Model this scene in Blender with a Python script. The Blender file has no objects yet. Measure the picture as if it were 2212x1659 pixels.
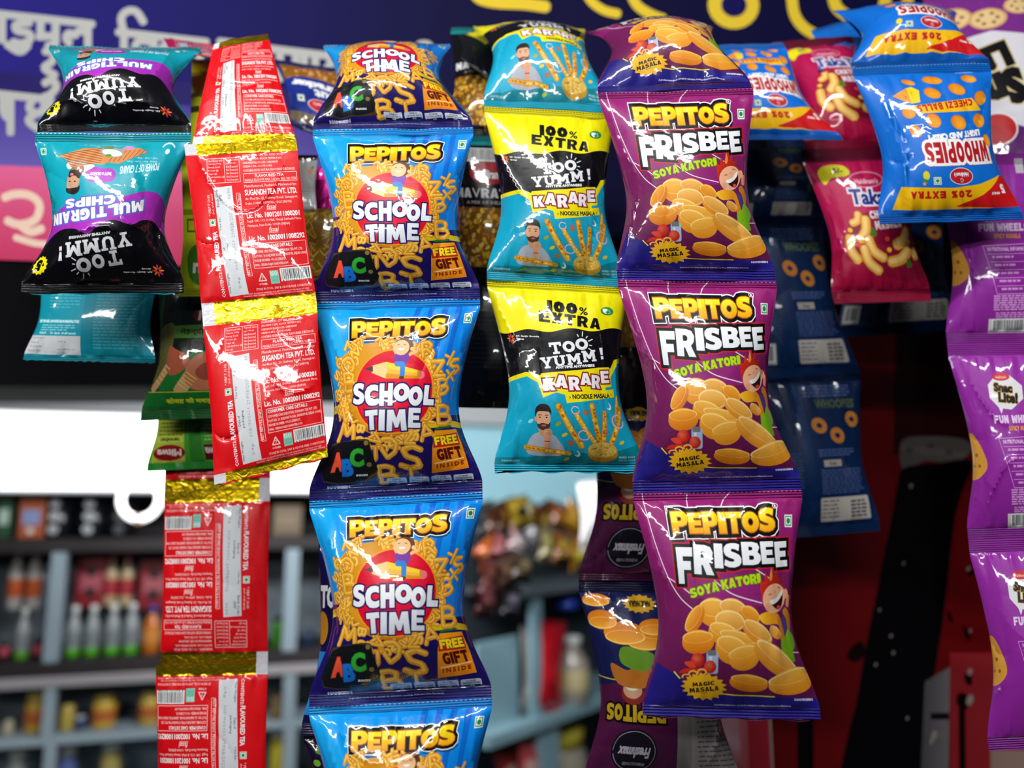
import bpy, math, random
import numpy as np
from mathutils import Vector
from mathutils.geometry import delaunay_2d_cdt

# ---------------------------------------------------------------- camera
FPX, CXP, CYP, PITCH, CAMZ = 1650.0, 1106.0, 829.5, math.radians(9.0), 1.75
CPI, SPI = math.cos(PITCH), math.sin(PITCH)
def at(px, py, Y):
    """point of the place seen at photo pixel (px,py) on the upright plane Y metres ahead"""
    a = (px - CXP) / FPX; b = (CYP - py) / FPX
    dy = CPI - b * SPI; dz = SPI + b * CPI
    t = Y / dy
    return np.array([a * t, Y, CAMZ + dz * t])

# ---------------------------------------------------------------- colours
def hx(h):
    h = h.lstrip('#'); return np.array([int(h[i:i+2], 16) / 255.0 for i in (0, 2, 4)])
class Col:
    """a printed ink: flat, or running from one ink into another across the print"""
    def __init__(s, c, c2=None, g=None, foil=0.0, radial=False, mid=None):
        s.c = hx(c) if isinstance(c, str) else np.array(c, float)
        s.c2 = None if c2 is None else (hx(c2) if isinstance(c2, str) else np.array(c2, float))
        s.g, s.foil, s.radial = g, foil, radial
    def at(s, P):
        out = np.empty((len(P), 4)); out[:, 3] = 1.0 - s.foil
        if s.c2 is None:
            out[:, :3] = s.c; return out
        x0, y0, x1, y1 = s.g
        if s.radial: t = np.sqrt(((P[:, 0] - x0) / x1) ** 2 + ((P[:, 1] - y0) / y1) ** 2)
        else:
            d = np.array([x1 - x0, y1 - y0]); t = ((P - [x0, y0]) @ d) / (d @ d)
        t = np.clip(t, 0, 1)[:, None]
        out[:, :3] = s.c * (1 - t) + s.c2 * t
        return out
def C(c, *a, **k): return c if isinstance(c, Col) else Col(c, *a, **k)
def lg(c0, c1, x0, y0, x1, y1, foil=0.0): return Col(c0, c1, (x0, y0, x1, y1), foil)
def rg(c0, c1, cx, cy, rx, ry): return Col(c0, c1, (cx, cy, rx, ry), 0.0, True)

# ---------------------------------------------------------------- outlines
_gl = {}
def glyphs(s, res=3):
    """outline loops of a line of lettering, baseline at 0, y down"""
    key = (s, res)
    if key in _gl: return _gl[key]
    c = bpy.data.curves.new('lettering', 'FONT'); c.body = s; c.fill_mode = 'NONE'; c.resolution_u = res
    o = bpy.data.objects.new('lettering', c); m = o.to_mesh()
    n = len(m.vertices); co = np.empty(n * 3); m.vertices.foreach_get('co', co); co = co.reshape(-1, 3)[:, :2] * [1, -1]
    e = np.empty(len(m.edges) * 2, int); m.edges.foreach_get('vertices', e); e = e.reshape(-1, 2)
    adj = [[] for _ in range(n)]
    for a, b in e: adj[a].append(b); adj[b].append(a)
    seen = np.zeros(n, bool); loops = []
    for i in range(n):
        if seen[i] or len(adj[i]) != 2: continue
        L = [i]; seen[i] = True; p, q = i, (i + 1 if i + 1 in adj[i] else adj[i][0])
        while q != i and not seen[q]:
            L.append(q); seen[q] = True
            nx = adj[q][0] if adj[q][0] != p else adj[q][1]; p, q = q, nx
        if len(L) > 2:
            P = co[L]; keep = np.hypot(*(P - np.roll(P, 1, 0)).T) > 1e-4; P = P[keep]
            if len(P) > 2: loops.append(P)
    o.to_mesh_clear(); bpy.data.objects.remove(o); bpy.data.curves.remove(c)
    A = sum(area(L) for L in loops)
    if A < 0: loops = [L[::-1] for L in loops]
    _gl[key] = loops
    return loops
def area(L):
    x, y = L[:, 0], L[:, 1]; return 0.5 * np.sum(x * np.roll(y, -1) - np.roll(x, -1) * y)
def grow(loops, d):
    """push outlines outwards by d (holes shrink, and close when they get too small)"""
    out = []
    for L in loops:
        a = area(L)
        if a < 0 and d > 0:
            w = min(np.ptp(L[:, 0]), np.ptp(L[:, 1]))
            if w < 2.15 * d: continue
        e = np.roll(L, -1, 0) - L; e /= np.maximum(np.hypot(*e.T)[:, None], 1e-9)
        nrm = np.stack([e[:, 1], -e[:, 0]], 1)
        m = nrm + np.roll(nrm, 1, 0); ml = np.hypot(*m.T)
        m /= np.maximum(ml[:, None], 1e-6)
        k = d / np.maximum(ml / 2, 0.55)
        out.append(L + m * k[:, None])
    return out
def bbox(loops):
    P = np.vstack(loops); return P.min(0), P.max(0)
def fit(loops, x0, y0, x1, y1):
    a, b = bbox(loops); s = np.array([(x1 - x0), (y1 - y0)]) / np.maximum(b - a, 1e-9)
    return [(L - a) * s + [x0, y0] for L in loops]
def rot(loops, deg, c=None):
    if not deg: return loops
    if c is None: a, b = bbox(loops); c = (a + b) / 2
    t = -math.radians(deg); R = np.array([[math.cos(t), math.sin(t)], [-math.sin(t), math.cos(t)]])   # turns anticlockwise as read
    return [(L - c) @ R + c for L in loops]
def ccw(L): return L if area(L) > 0 else L[::-1]
def ell(cx, cy, rx, ry=None, r=0, n=22):
    ry = rx if ry is None else ry
    t = np.linspace(0, 2 * math.pi, n, endpoint=False)
    return rot([np.stack([cx + rx * np.cos(t), cy + ry * np.sin(t)], 1)], r, np.array([cx, cy]))
def box(x0, y0, x1, y1): return [np.array([[x0, y0], [x1, y0], [x1, y1], [x0, y1]], float)]
def pol(*p): return [ccw(np.array(p, float).reshape(-1, 2))]
def rbox(x0, y0, x1, y1, r, n=4):
    P = []
    for cx, cy, a in ((x1 - r, y0 + r, -90), (x1 - r, y1 - r, 0), (x0 + r, y1 - r, 90), (x0 + r, y0 + r, 180)):
        for i in range(n + 1):
            t = math.radians(a + 90 * i / n); P.append((cx + r * math.cos(t), cy + r * math.sin(t)))
    return [np.array(P)]
def burst(cx, cy, rx, ry, n, k=0.78, r=0):
    t = np.linspace(0, 2 * math.pi, 2 * n, endpoint=False); f = np.where(np.arange(2 * n) % 2, k, 1.0)
    return rot([np.stack([cx + rx * f * np.cos(t), cy + ry * f * np.sin(t)], 1)], r, np.array([cx, cy]))
def line(pts, w, closed=False, cap=True):
    """a pen stroke of width w through the points"""
    P = np.array(pts, float).reshape(-1, 2); n = len(P); out = []
    for i in range(n if closed else n - 1):
        a, b = P[i], P[(i + 1) % n]; d = b - a; l = np.hypot(*d)
        if l < 1e-6: continue
        d /= l; q = np.array([-d[1], d[0]]) * w / 2
        c = d * w * (0.3 if cap else 0.0)
        out.append(ccw(np.array([a - q, a - c - q * .5, a - c + q * .5, a + q, b + q, b + c + q * .5, b + c - q * .5, b - q]) if cap
                   else np.array([a - q, a + q, b + q, b - q])))
    return out
def arc(cx, cy, r, a0, a1, n=8, ry=None):
    t = np.radians(np.linspace(a0, a1, n)); return np.stack([cx + r * np.cos(t), cy + (ry or r) * np.sin(t)], 1)
def spline(pts, n=6, closed=False):
    P = np.array(pts, float).reshape(-1, 2); out = []
    N = len(P); rng = range(N if closed else N - 1)
    g = (lambda i: P[i % N]) if closed else (lambda i: P[min(max(i, 0), N - 1)])
    for i in rng:
        p0, p1, p2, p3 = g(i - 1), g(i), g(i + 1), g(i + 2)
        for k in range(n):
            t = k / n
            out.append(0.5 * ((2 * p1) + (-p0 + p2) * t + (2 * p0 - 5 * p1 + 4 * p2 - p3) * t * t + (-p0 + 3 * p1 - 3 * p2 + p3) * t ** 3))
    if not closed: out.append(P[-1])
    return np.array(out)
def blob(*p, n=5): return [ccw(spline(p, n, True))]

def _q(s): return np.array([float(v) for v in s.split()]).reshape(-1, 2)
HEAVY = {'P': ['0 0 58 0 82 5 97 20 98 42 86 60 60 68 38 68 38 100 0 100', '36 24 36 45 52 45 61 40 61 29 52 24'],
 'E': ['0 0 96 0 95 25 38 25 38 38 86 38 86 61 38 61 38 75 98 75 98 100 0 100'], 'F': ['0 0 100 0 98 25 38 25 38 38 85 38 83 62 38 62 36 100 0 100'],
 'I': ['8 0 92 0 92 100 8 100'], 'T': ['0 0 100 0 100 28 68 28 68 100 32 100 32 28 0 28'],
 'S': ['92 5 70 0 45 0 20 5 4 18 1 36 10 52 30 60 56 66 60 72 50 77 30 76 6 68 0 92 28 100 58 100 84 93 98 80 99 62 88 48 66 40 44 34 42 28 50 23 66 25 86 32'],
 'C': ['98 6 76 0 48 0 20 10 4 30 0 55 8 80 28 96 52 100 78 100 96 94 96 66 80 71 60 71 43 62 38 49 44 35 60 28 80 29 98 35'],
 'H': ['0 0 36 0 36 34 64 34 64 0 100 0 100 100 64 100 64 63 36 63 36 100 0 100'], 'L': ['0 0 42 0 42 70 100 70 100 100 0 100'],
 'M': ['0 100 6 0 36 0 50 42 65 0 94 0 100 100 73 100 70 50 58 84 43 84 31 50 27 100'],
 'R': ['0 0 56 0 84 6 97 24 92 46 76 60 100 100 62 100 44 68 37 68 37 100 0 100', '36 23 36 44 52 44 60 38 60 29 52 23'],
 'B': ['0 0 58 0 84 6 93 24 82 45 97 58 98 78 82 95 56 100 0 100', '36 21 36 37 50 37 56 33 56 25 50 21', '36 59 36 78 54 78 61 73 61 64 54 59'],
 'K': ['0 0 37 0 37 34 60 0 100 0 67 46 100 100 60 100 37 62 37 100 0 100'], 'A': ['31 0 69 0 100 100 64 100 60 84 40 84 36 100 0 100', '44 62 56 62 50 34'],
 'Y': ['0 0 38 0 50 30 62 0 100 0 68 60 68 100 32 100 32 60'], 'W': ['0 0 27 0 33 54 42 10 58 10 67 54 73 0 100 0 88 100 60 100 50 56 40 100 12 100'],
 'U': ['0 0 36 0 36 62 42 71 50 73 58 71 64 62 64 0 100 0 100 66 88 90 65 100 35 100 12 90 0 66'], 'N': ['0 0 36 0 64 46 64 0 100 0 100 100 66 100 36 54 36 100 0 100'],
 'G': ['100 8 74 0 48 0 20 9 4 30 0 54 8 80 28 96 52 100 78 99 100 90 100 43 54 43 54 65 67 65 67 71 54 72 42 62 38 49 44 34 60 27 80 28 98 36'],
 'X': ['0 0 40 0 51 27 62 0 100 0 73 50 100 100 60 100 49 73 38 100 0 100 27 50'], 'Z': ['0 0 98 0 98 26 48 72 100 72 100 100 0 100 0 74 50 28 0 28'],
 '!': ['15 0 85 0 72 62 28 62', '22 72 78 72 78 100 22 100'], 'D': ['0 0 52 0 84 12 99 36 99 64 84 88 52 100 0 100', '36 26 36 74 50 72 61 60 61 40 50 28']}
SLAB = {'T': ['0 0 100 0 100 36 82 36 82 22 62 22 62 82 78 82 78 100 22 100 22 82 38 82 38 22 18 22 18 36 0 36'],
 'Y': ['0 0 44 0 44 16 36 16 50 44 64 16 56 16 56 0 100 0 100 16 90 16 62 62 62 84 74 84 74 100 26 100 26 84 38 84 38 62 10 16 0 16'],
 'U': ['0 0 44 0 44 16 33 16 33 66 40 78 50 81 60 78 67 66 67 16 56 16 56 0 100 0 100 16 89 16 89 70 77 92 50 100 23 92 11 70 11 16 0 16'],
 'M': ['0 0 30 0 50 42 70 0 100 0 100 16 92 16 92 84 100 84 100 100 64 100 64 84 72 84 72 44 56 76 44 76 28 44 28 84 36 84 36 100 0 100 0 84 8 84 8 16 0 16']}
HOLES = {'P', 'R', 'B', 'A', 'D'}
def _font(tab):
    def f(ch):
        if ch == 'O': return [ell(50, 50, 50, 50, n=28)[0], ell(50, 50, 17 if tab is HEAVY else 22, 20 if tab is HEAVY else 24, n=16)[0][::-1]]
        if ch not in tab:
            return glyphs(ch, 2) if ch not in HEAVY else _font(HEAVY)(ch)
        L = [_q(v) for v in tab[ch]]; out = [ccw(L[0])]
        for l in L[1:]: out.append(ccw(l)[::-1] if ch in HOLES else ccw(l))
        return out
    return f
heavy, slab = _font(HEAVY), _font(SLAB)
def inv(quad, H):
    """from a place in the photo on a packet to the place on its sheet"""
    Q = np.array(quad, float).reshape(4, 2); s = np.array([[0, 0], [100, 0], [100, H], [0, H]], float)
    A = []; b = []
    for (x, y), (u, v) in zip(Q, s): A += [[x, y, 1, 0, 0, 0, -u * x, -u * y], [0, 0, 0, x, y, 1, -v * x, -v * y]]; b += [u, v]
    h = np.linalg.solve(np.array(A), np.array(b))
    return lambda x, y: ((h[0] * x + h[1] * y + h[2]) / (h[6] * x + h[7] * y + 1), (h[3] * x + h[4] * y + h[5]) / (h[6] * x + h[7] * y + 1))
class Ref:
    def __init__(s, quad, H, ox, oy, k): s.f = inv(quad, H); s.o = (ox, oy, k)
    def p(s, x, y): ox, oy, k = s.o; return s.f(ox + x / k, oy + y / k)
    def pts(s, *v): return [s.p(v[i], v[i + 1]) for i in range(0, len(v), 2)]
    def flat(s, *v): return [c for q in s.pts(*v) for c in q]
    def b(s, x0, y0, x1, y1):
        xm, ym = (x0 + x1) / 2, (y0 + y1) / 2; a, c = s.p(x0, ym)[0], s.p(x1, ym)[0]; d, e = s.p(xm, y0)[1], s.p(xm, y1)[1]
        return min(a, c), min(d, e), max(a, c), max(d, e)

# ---------------------------------------------------------------- printed sheets
class Art:
    """one printed sheet: coloured outlines on a W x H sheet, y down; later outlines lie on top"""
    def __init__(s, H, base, W=100.0, back='#888888', seals=(6, 6), nx=46, ny=None, fin=None):
        s.W, s.H, s.sh, s.base = W, H, [], C(base)
        s.back, s.seals, s.nx, s.ny = C(back), seals, nx, ny or int(46 * H / W)
        s.data = None; s.fin = fin; s.warp = None
    def add(s, loops, col):
        if loops: s.sh.append((loops, C(col)))
        return s
    def clipy(s, v): return v
    def text(s, t, x0, y0, x1, y1, col, bold=0, outs=(), r=0, res=2, skew=0):
        L = fit(glyphs(t, res), x0 + bold, y0 + bold, x1 - bold, y1 - bold)
        if skew: L = [np.stack([l[:, 0] - (l[:, 1] - (y0 + y1) / 2) * skew, l[:, 1]], 1) for l in L]
        L = rot(L, r)
        for d, c in outs: s.add(grow(L, d + bold), c)
        s.add(grow(L, bold) if bold else L, col)
        return s
    def letters(s, boxes, col, bold=0, outs=(), res=3, font=None):
        """each letter in its own box: (char, x0,y0,x1,y1, turn)"""
        G = [rot(fit(font(b[0]) if font and b[0] != ' ' else glyphs(b[0], res), b[1] + bold, b[2] + bold, b[3] - bold, b[4] - bold), b[5] if len(b) > 5 else 0) for b in boxes]
        for d, c in outs:
            for L in G: s.add(grow(L, d + bold), c)
        for i, L in enumerate(G): s.add(grow(L, bold), col(i) if callable(col) else col)
        return s
    def word(s, t, x0, y0, x1, y1, col, font=None, outs=(), bold=0, r=0, gap=.06, wd={}, res=2):
        """a word set letter by letter in the heavy lettering"""
        ws = [wd.get(c, {'I': .42, '!': .4, ' ': .45, 'M': 1.25, 'W': 1.3}.get(c, 1.0)) for c in t]; tot = sum(ws) + gap * (len(t) - 1)
        x = x0; B = []; k = (x1 - x0) / tot
        for c, w in zip(t, ws):
            if c != ' ': B.append((c, x, y0, x + w * k, y1))
            x += (w + gap) * k
        c0 = np.array([(x0 + x1) / 2, (y0 + y1) / 2])
        G = [rot(fit(font(b[0]) if font else glyphs(b[0], res), b[1] + bold, b[2] + bold, b[3] - bold, b[4] - bold), r, c0) for b in B]
        for d, c in outs: s.add([l for L in G for l in grow(L, d + bold)], c)
        for i, L in enumerate(G): s.add(grow(L, bold) if bold else L, col(i) if callable(col) else col)
        return s
    def small(s, lines, x0, y0, x1, h, gap, col, res=1, r=0, c=None, bold=0):
        """lines of small print; a line fills the column width in proportion to its length"""
        n = max(len(l) for l in lines)
        for i, l in enumerate(lines):
            if not l.strip(): continue
            L = glyphs(l, res); a, b = bbox(L)
            w = min((x1 - x0), (x1 - x0) * len(l) / n)
            y = y0 + i * (h + gap)
            L = fit(L, x0, y, x0 + w, y + h)
            if r: L = rot(L, r, np.array(c, float))
            s.add(grow(L, bold) if bold else L, col)
        return s
    def veg(s, x, y, w=5.0):
        s.add(box(x, y, x + w, y + w), '#F2F5EE').add(box(x + .5, y + .5, x + w - .5, y + w - .5), '#3E9E6A').add(box(x + 1, y + 1, x + w - 1, y + w - 1), '#F2F5EE')
        s.add(ell(x + w / 2, y + w / 2, w * .24, n=12), '#1F8A4C'); return s
    def bars(s, x0, y0, x1, y1, seed=1, vert=True):
        rnd = random.Random(seed); s.add(box(x0 - 1, y0 - .8, x1 + 1, y1 + 1.6), '#E9ECEC'); x = x0
        if vert:
            while x < x1 - .4:
                w = rnd.choice((.28, .5, .8)); s.add(box(x, y0, min(x + w, x1), y1), '#15161A'); x += w + rnd.choice((.3, .45, .7))
        return s
    def build(s):
        if s.data is not None: return s.data
        W, H = s.W, s.H; vs = []; es = []
        t0, t1 = s.seals
        ys = list(np.linspace(0, t0, 5)) + list(np.linspace(t0, H - t1, s.ny + 1))[1:] + list(np.linspace(H - t1, H, 5))[1:]
        xs = np.linspace(0, W, s.nx + 1)
        def ed(a, b): vs.append(a); vs.append(b); es.append((len(vs) - 2, len(vs) - 1))
        for x in xs: ed((x, 0), (x, H))
        for y in ys: ed((0, y), (W, y))
        sh2 = []
        for loops, c in s.sh:
            LL = []
            for L in loops:
                if L[:, 0].max() < 0 or L[:, 0].min() > W or L[:, 1].max() < 0 or L[:, 1].min() > H: continue
                L = np.clip(L, [0, 0], [W, H]); LL.append(L)
                b = len(vs); n = len(L); vs.extend(map(tuple, L)); es.extend((b + j, b + (j + 1) % n) for j in range(n))
            if LL: sh2.append((LL, c))
        r = delaunay_2d_cdt([Vector(v) for v in vs], es, [], 0, 2e-4, False)
        P = np.array([tuple(v) for v in r[0]]); T = np.array([f for f in r[2] if len(f) == 3], int)
        a, b, c = P[T[:, 0]], P[T[:, 1]], P[T[:, 2]]
        A = (b[:, 0] - a[:, 0]) * (c[:, 1] - a[:, 1]) - (b[:, 1] - a[:, 1]) * (c[:, 0] - a[:, 0])
        T = T[np.abs(A) > 1e-7]; A = A[np.abs(A) > 1e-7]
        T[A > 0] = T[A > 0][:, ::-1]           # y is down, so this faces the reader
        PW = P.copy()
        if s.warp: PW[:, 1] = np.interp(P[:, 1], s.warp[0], s.warp[1])   # where the print sits on the finished packet
        M = P[T].mean(1); own = np.full(len(T), -1)
        order = np.argsort(M[:, 1]); My = M[order, 1]
        for k, (LL, col) in enumerate(sh2):
            E0 = np.vstack(LL); E1 = np.vstack([np.roll(L, -1, 0) for L in LL])
            lo, hi = E0.min(0), E0.max(0)
            i0, i1 = np.searchsorted(My, [lo[1], hi[1]]); ii = order[i0:i1]
            ii = ii[(M[ii, 0] > lo[0]) & (M[ii, 0] < hi[0])]
            if not len(ii): continue
            for ch in range(0, len(ii), 4000):
                jj = ii[ch:ch + 4000]; q = M[jj]
                wn = np.zeros(len(jj), int)
                for e in range(0, len(E0), 600):
                    p0, p1 = E0[None, e:e + 600], E1[None, e:e + 600]; y = q[:, None, 1]; x = q[:, None, 0]
                    lf = (p1[..., 0] - p0[..., 0]) * (y - p0[..., 1]) - (x - p0[..., 0]) * (p1[..., 1] - p0[..., 1])
                    wn += ((p0[..., 1] <= y) & (p1[..., 1] > y) & (lf > 0)).sum(1) - ((p0[..., 1] > y) & (p1[..., 1] <= y) & (lf < 0)).sum(1)
                own[jj[wn != 0]] = k
        cc = np.empty((len(T), 3, 4)); QP = P[T]
        m = own < 0; cc[m] = s.base.at(QP[m].reshape(-1, 2)).reshape(-1, 3, 4)
        for k, (LL, col) in enumerate(sh2):
            m = own == k
            if m.any(): cc[m] = col.at(QP[m].reshape(-1, 2)).reshape(-1, 3, 4)
        s.data = (PW, T, cc, PW[T].mean(1))
        return s.data

# ---------------------------------------------------------------- film surfaces
_ND, _NU = 24, 81
_tab = np.zeros((_ND, _NU, 2)); _dmax = 0.85
def _mk():
    th = np.linspace(-math.pi / 2, math.pi / 2, 721)
    for i in range(_ND):
        d = _dmax * i / (_ND - 1); lo, hi = 0.3, 1.0
        for _ in range(28):
            a = (lo + hi) / 2; x = a * np.sin(th); z = d * np.cos(th) ** 1.25
            L = np.hypot(np.diff(x), np.diff(z)).sum()
            if L > 2: hi = a
            else: lo = a
        sl = np.concatenate([[0], np.cumsum(np.hypot(np.diff(x), np.diff(z)))]); sl = sl / sl[-1] * 2 - 1
        u = np.linspace(-1, 1, _NU); _tab[i, :, 0] = np.interp(u, sl, x); _tab[i, :, 1] = np.interp(u, sl, z)
_mk()
def section(u, d):
    fi = np.clip(d / _dmax, 0, 1) * (_ND - 1); fj = (np.clip(u, -1, 1) + 1) / 2 * (_NU - 1)
    i = np.minimum(fi.astype(int), _ND - 2); j = np.minimum(fj.astype(int), _NU - 2); a = (fi - i)[:, None]; b = (fj - j)[:, None]
    return (_tab[i, j] * (1 - a) + _tab[i + 1, j] * a) * (1 - b) + (_tab[i, j + 1] * (1 - a) + _tab[i + 1, j + 1] * a) * b

class Film:
    """the shape of one filled packet: corners of the sheet, fullness, pleats and creases"""
    def __init__(s, corners, art, full=0.34, seed=0, bend=0.0, pleat=0.026, crease=0.028, ncr=16, zig=(False, False), curl=0.0, sag=(0, 0), asym=0.0, wav=0.006, lines=(), pinch=.10, low=.08, sagk=1.0):
        s.tl, s.tr, s.br, s.bl = [np.array(c, float) for c in corners]
        s.art, s.full, s.bend, s.pleat, s.zig, s.curl, s.wav, s.asym = art, full, bend, pleat, zig, curl, wav, asym
        s.t0 = art.seals[0] / art.H; s.t1 = 1 - art.seals[1] / art.H
        r = random.Random(seed * 7 + 3); s.r = r
        s.ph = [r.uniform(0, 6.28) for _ in range(12)]
        s.pinch, s.low = pinch, low
        X = (s.tr - s.tl + s.br - s.bl) / 2; D = (s.bl - s.tl + s.br - s.tr) / 2
        n = np.cross(X, D); s.N = -n / np.linalg.norm(n)
        if s.N[1] > 0: s.N = -s.N
        s.up = 1.0 if D[2] < 0 else -1.0
        m = (s.tl + s.br) / 2; s.sag = float(np.clip((m[2] - CAMZ) / m[1], -.1, .5)) * sagk
        s.hw = np.linalg.norm(X) / 2; s.D = np.linalg.norm(D)
        s.cr = []
        for _ in range(ncr):
            cx, cy = r.uniform(-.95, .95), r.uniform(.02, .98)
            if r.random() < .6: cx = r.choice((-1, 1)) * r.uniform(.45, .98)
            an = r.uniform(0, 3.14); l = r.uniform(.12, .5); w = r.uniform(.05, .13)
            s.cr.append((cx, cy, math.cos(an), math.sin(an), l, w, r.choice((-1, -1, 1)) * crease * r.uniform(.4, 1.1)))
        for (x0, y0, x1, y1, w, A) in lines:      # a named crease between two places of the sheet (0..1)
            cx, cy = x0 + x1 - 1, (y0 + y1) / 2
            dx, dy = (x1 - x0) * 2, (y1 - y0) * 1.2; l = math.hypot(dx, dy)
            s.cr.append((cx, cy, dx / l, dy / l, l / 2, w, A))
    def pos(s, u, t, side=1, thick=0.0):
        q = np.clip((t - s.t0) / (s.t1 - s.t0), 0, 1)
        ql = q if s.up > 0 else 1 - q                       # the filling settles a little towards the lower end
        qs = ql + (-s.low * np.sin(math.pi * ql) ** 2); qs = np.clip(qs, 0, 1)
        sn = np.sin(math.pi * qs); prof = sn ** 0.68
        d = s.full * prof * (1 + s.asym * (q - .5))
        x, z = section(u, d).T
        x = x * (1 - s.pinch * sn ** 1.3); z = z.copy()
        if side > 0:
            e = np.minimum(q, 1 - q); ins = (e > 0) * 1.0
            # pleats fanning out of both crimped ends
            for k, (fr, am) in enumerate(((5.3, 1.0), (9.1, .6), (15.7, .3))):
                for end in (0, 1):
                    dd = q if end == 0 else 1 - q
                    w = u * fr * (1 + .5 * dd) + s.ph[k * 2 + end]
                    rid = 1 - np.abs(((w / 2) % 1.0) * 2 - 1) * 2
                    z = z + s.pleat * am * rid * np.exp(-dd / (.10 / (1 + .4 * k))) * ins * (1 - np.exp(-dd / .012)) * (1 - .7 * np.abs(u) ** 4)
            # creases with a sharp ridge
            yy = (q - .5) * 1.2
            for cx, cy, ca, sa, l, w, A in s.cr:
                px, py = u - cx, yy - (cy - .5) * 1.2
                al = px * ca + py * sa; ac = -px * sa + py * ca + .25 * al * al / max(l, .1)
                tap = np.clip(1 - (al / l) ** 2, 0, 1)
                z = z + A * tap * np.exp(-np.abs(ac) / w) * prof ** .5
            z = z + s.wav * np.sin(u * 4.1 + s.ph[6] + 2 * t) * np.sin(t * 7.3 + s.ph[7]) * prof
            z = np.where(z < 0.0, z * .2, z)
        sealm = np.clip(1 - np.minimum(q, 1 - q) / .03, 0, 1)
        z = z * side + sealm * .012 * np.sin(u * 3.1 + s.ph[8] + t * 9) + sealm * .006 * np.sin(u * 9.7 + s.ph[9] + t * 4)
        z = z + thick * side
        # slow curl of the whole strip
        z = z + s.bend * np.sin(math.pi * t) - s.curl * (u ** 2)
        tt = t[:, None]
        if s.zig[0] or s.zig[1]:
            tooth = (np.abs(((u * 23) % 1.0) - .5) * 2) * .014
            if s.zig[0]: tt = tt + (tooth * (t < 1e-5))[:, None]
            if s.zig[1]: tt = tt - (tooth * (t > 1 - 1e-5))[:, None]
        L = s.tl * (1 - tt) + s.bl * tt; R = s.tr * (1 - tt) + s.br * tt
        out = (L + R) / 2 + (R - L) / 2 * x[:, None] + s.N * (z * s.hw)[:, None]
        out[:, 2] -= np.abs(z) * (side if side > 0 else -.3) * s.hw * s.sag      # filled belly sags under its weight
        return out
    def nrm(s, u, t, side=1):
        e = 2e-3
        a = s.pos(u + e, t, side) - s.pos(u - e, t, side); b = s.pos(u, np.clip(t + e, 0, 1), side) - s.pos(u, np.clip(t - e, 0, 1), side)
        # at the folded edges the section table stops: step inwards there
        n = np.cross(b, a); l = np.linalg.norm(n, axis=1)[:, None]; n = n / np.maximum(l, 1e-12)
        f = np.sign((n @ s.N) * side); f[f == 0] = 1
        flip = (np.abs(u) < .9)
        n[flip] *= f[flip][:, None]
        return n

def mesh_np(name, V, F, cols=None, uv=None, nr=None, mats=(), mi=None, smooth=True):
    me = bpy.data.meshes.new(name); n = F.shape[1]
    me.vertices.add(len(V)); me.vertices.foreach_set('co', np.ascontiguousarray(V, np.float32).ravel())
    me.loops.add(F.size); me.loops.foreach_set('vertex_index', np.ascontiguousarray(F, np.int32).ravel())
    me.polygons.add(len(F)); me.polygons.foreach_set('loop_start', np.arange(len(F), dtype=np.int32) * n)
    me.update(calc_edges=True)
    me.polygons.foreach_set('use_smooth', np.full(len(F), smooth))
    if cols is not None:
        ca = me.color_attributes.new('print', 'BYTE_COLOR', 'CORNER')
        ca.data.foreach_set('color_srgb', np.ascontiguousarray(np.clip(cols, 0, 1), np.float32).ravel())
    if uv is not None:
        ul = me.uv_layers.new(name='sheet'); ul.data.foreach_set('uv', np.ascontiguousarray(uv[F.ravel()], np.float32).ravel())
    for m in mats: me.materials.append(m)
    if mi is not None: me.polygons.foreach_set('material_index', mi.astype(np.int32))
    if nr is not None: me.normals_split_custom_set_from_vertices(nr.astype(np.float32))
    me.update()
    return me
def link(name, me, parent=None, org=None):
    o = bpy.data.objects.new(name, me); bpy.context.scene.collection.objects.link(o)
    if parent: o.parent = parent
    return o
def tag(o, label=None, cat=None, group=None, kind=None):
    if label: o['label'] = label
    if cat: o['category'] = cat
    if group: o['group'] = group
    if kind: o['kind'] = kind
    return o
def empty(name, loc, label, cat, group=None):
    o = bpy.data.objects.new(name, None); o.empty_display_size = .02; o.location = Vector(loc)
    bpy.context.scene.collection.objects.link(o); return tag(o, label, cat, group)

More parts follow.
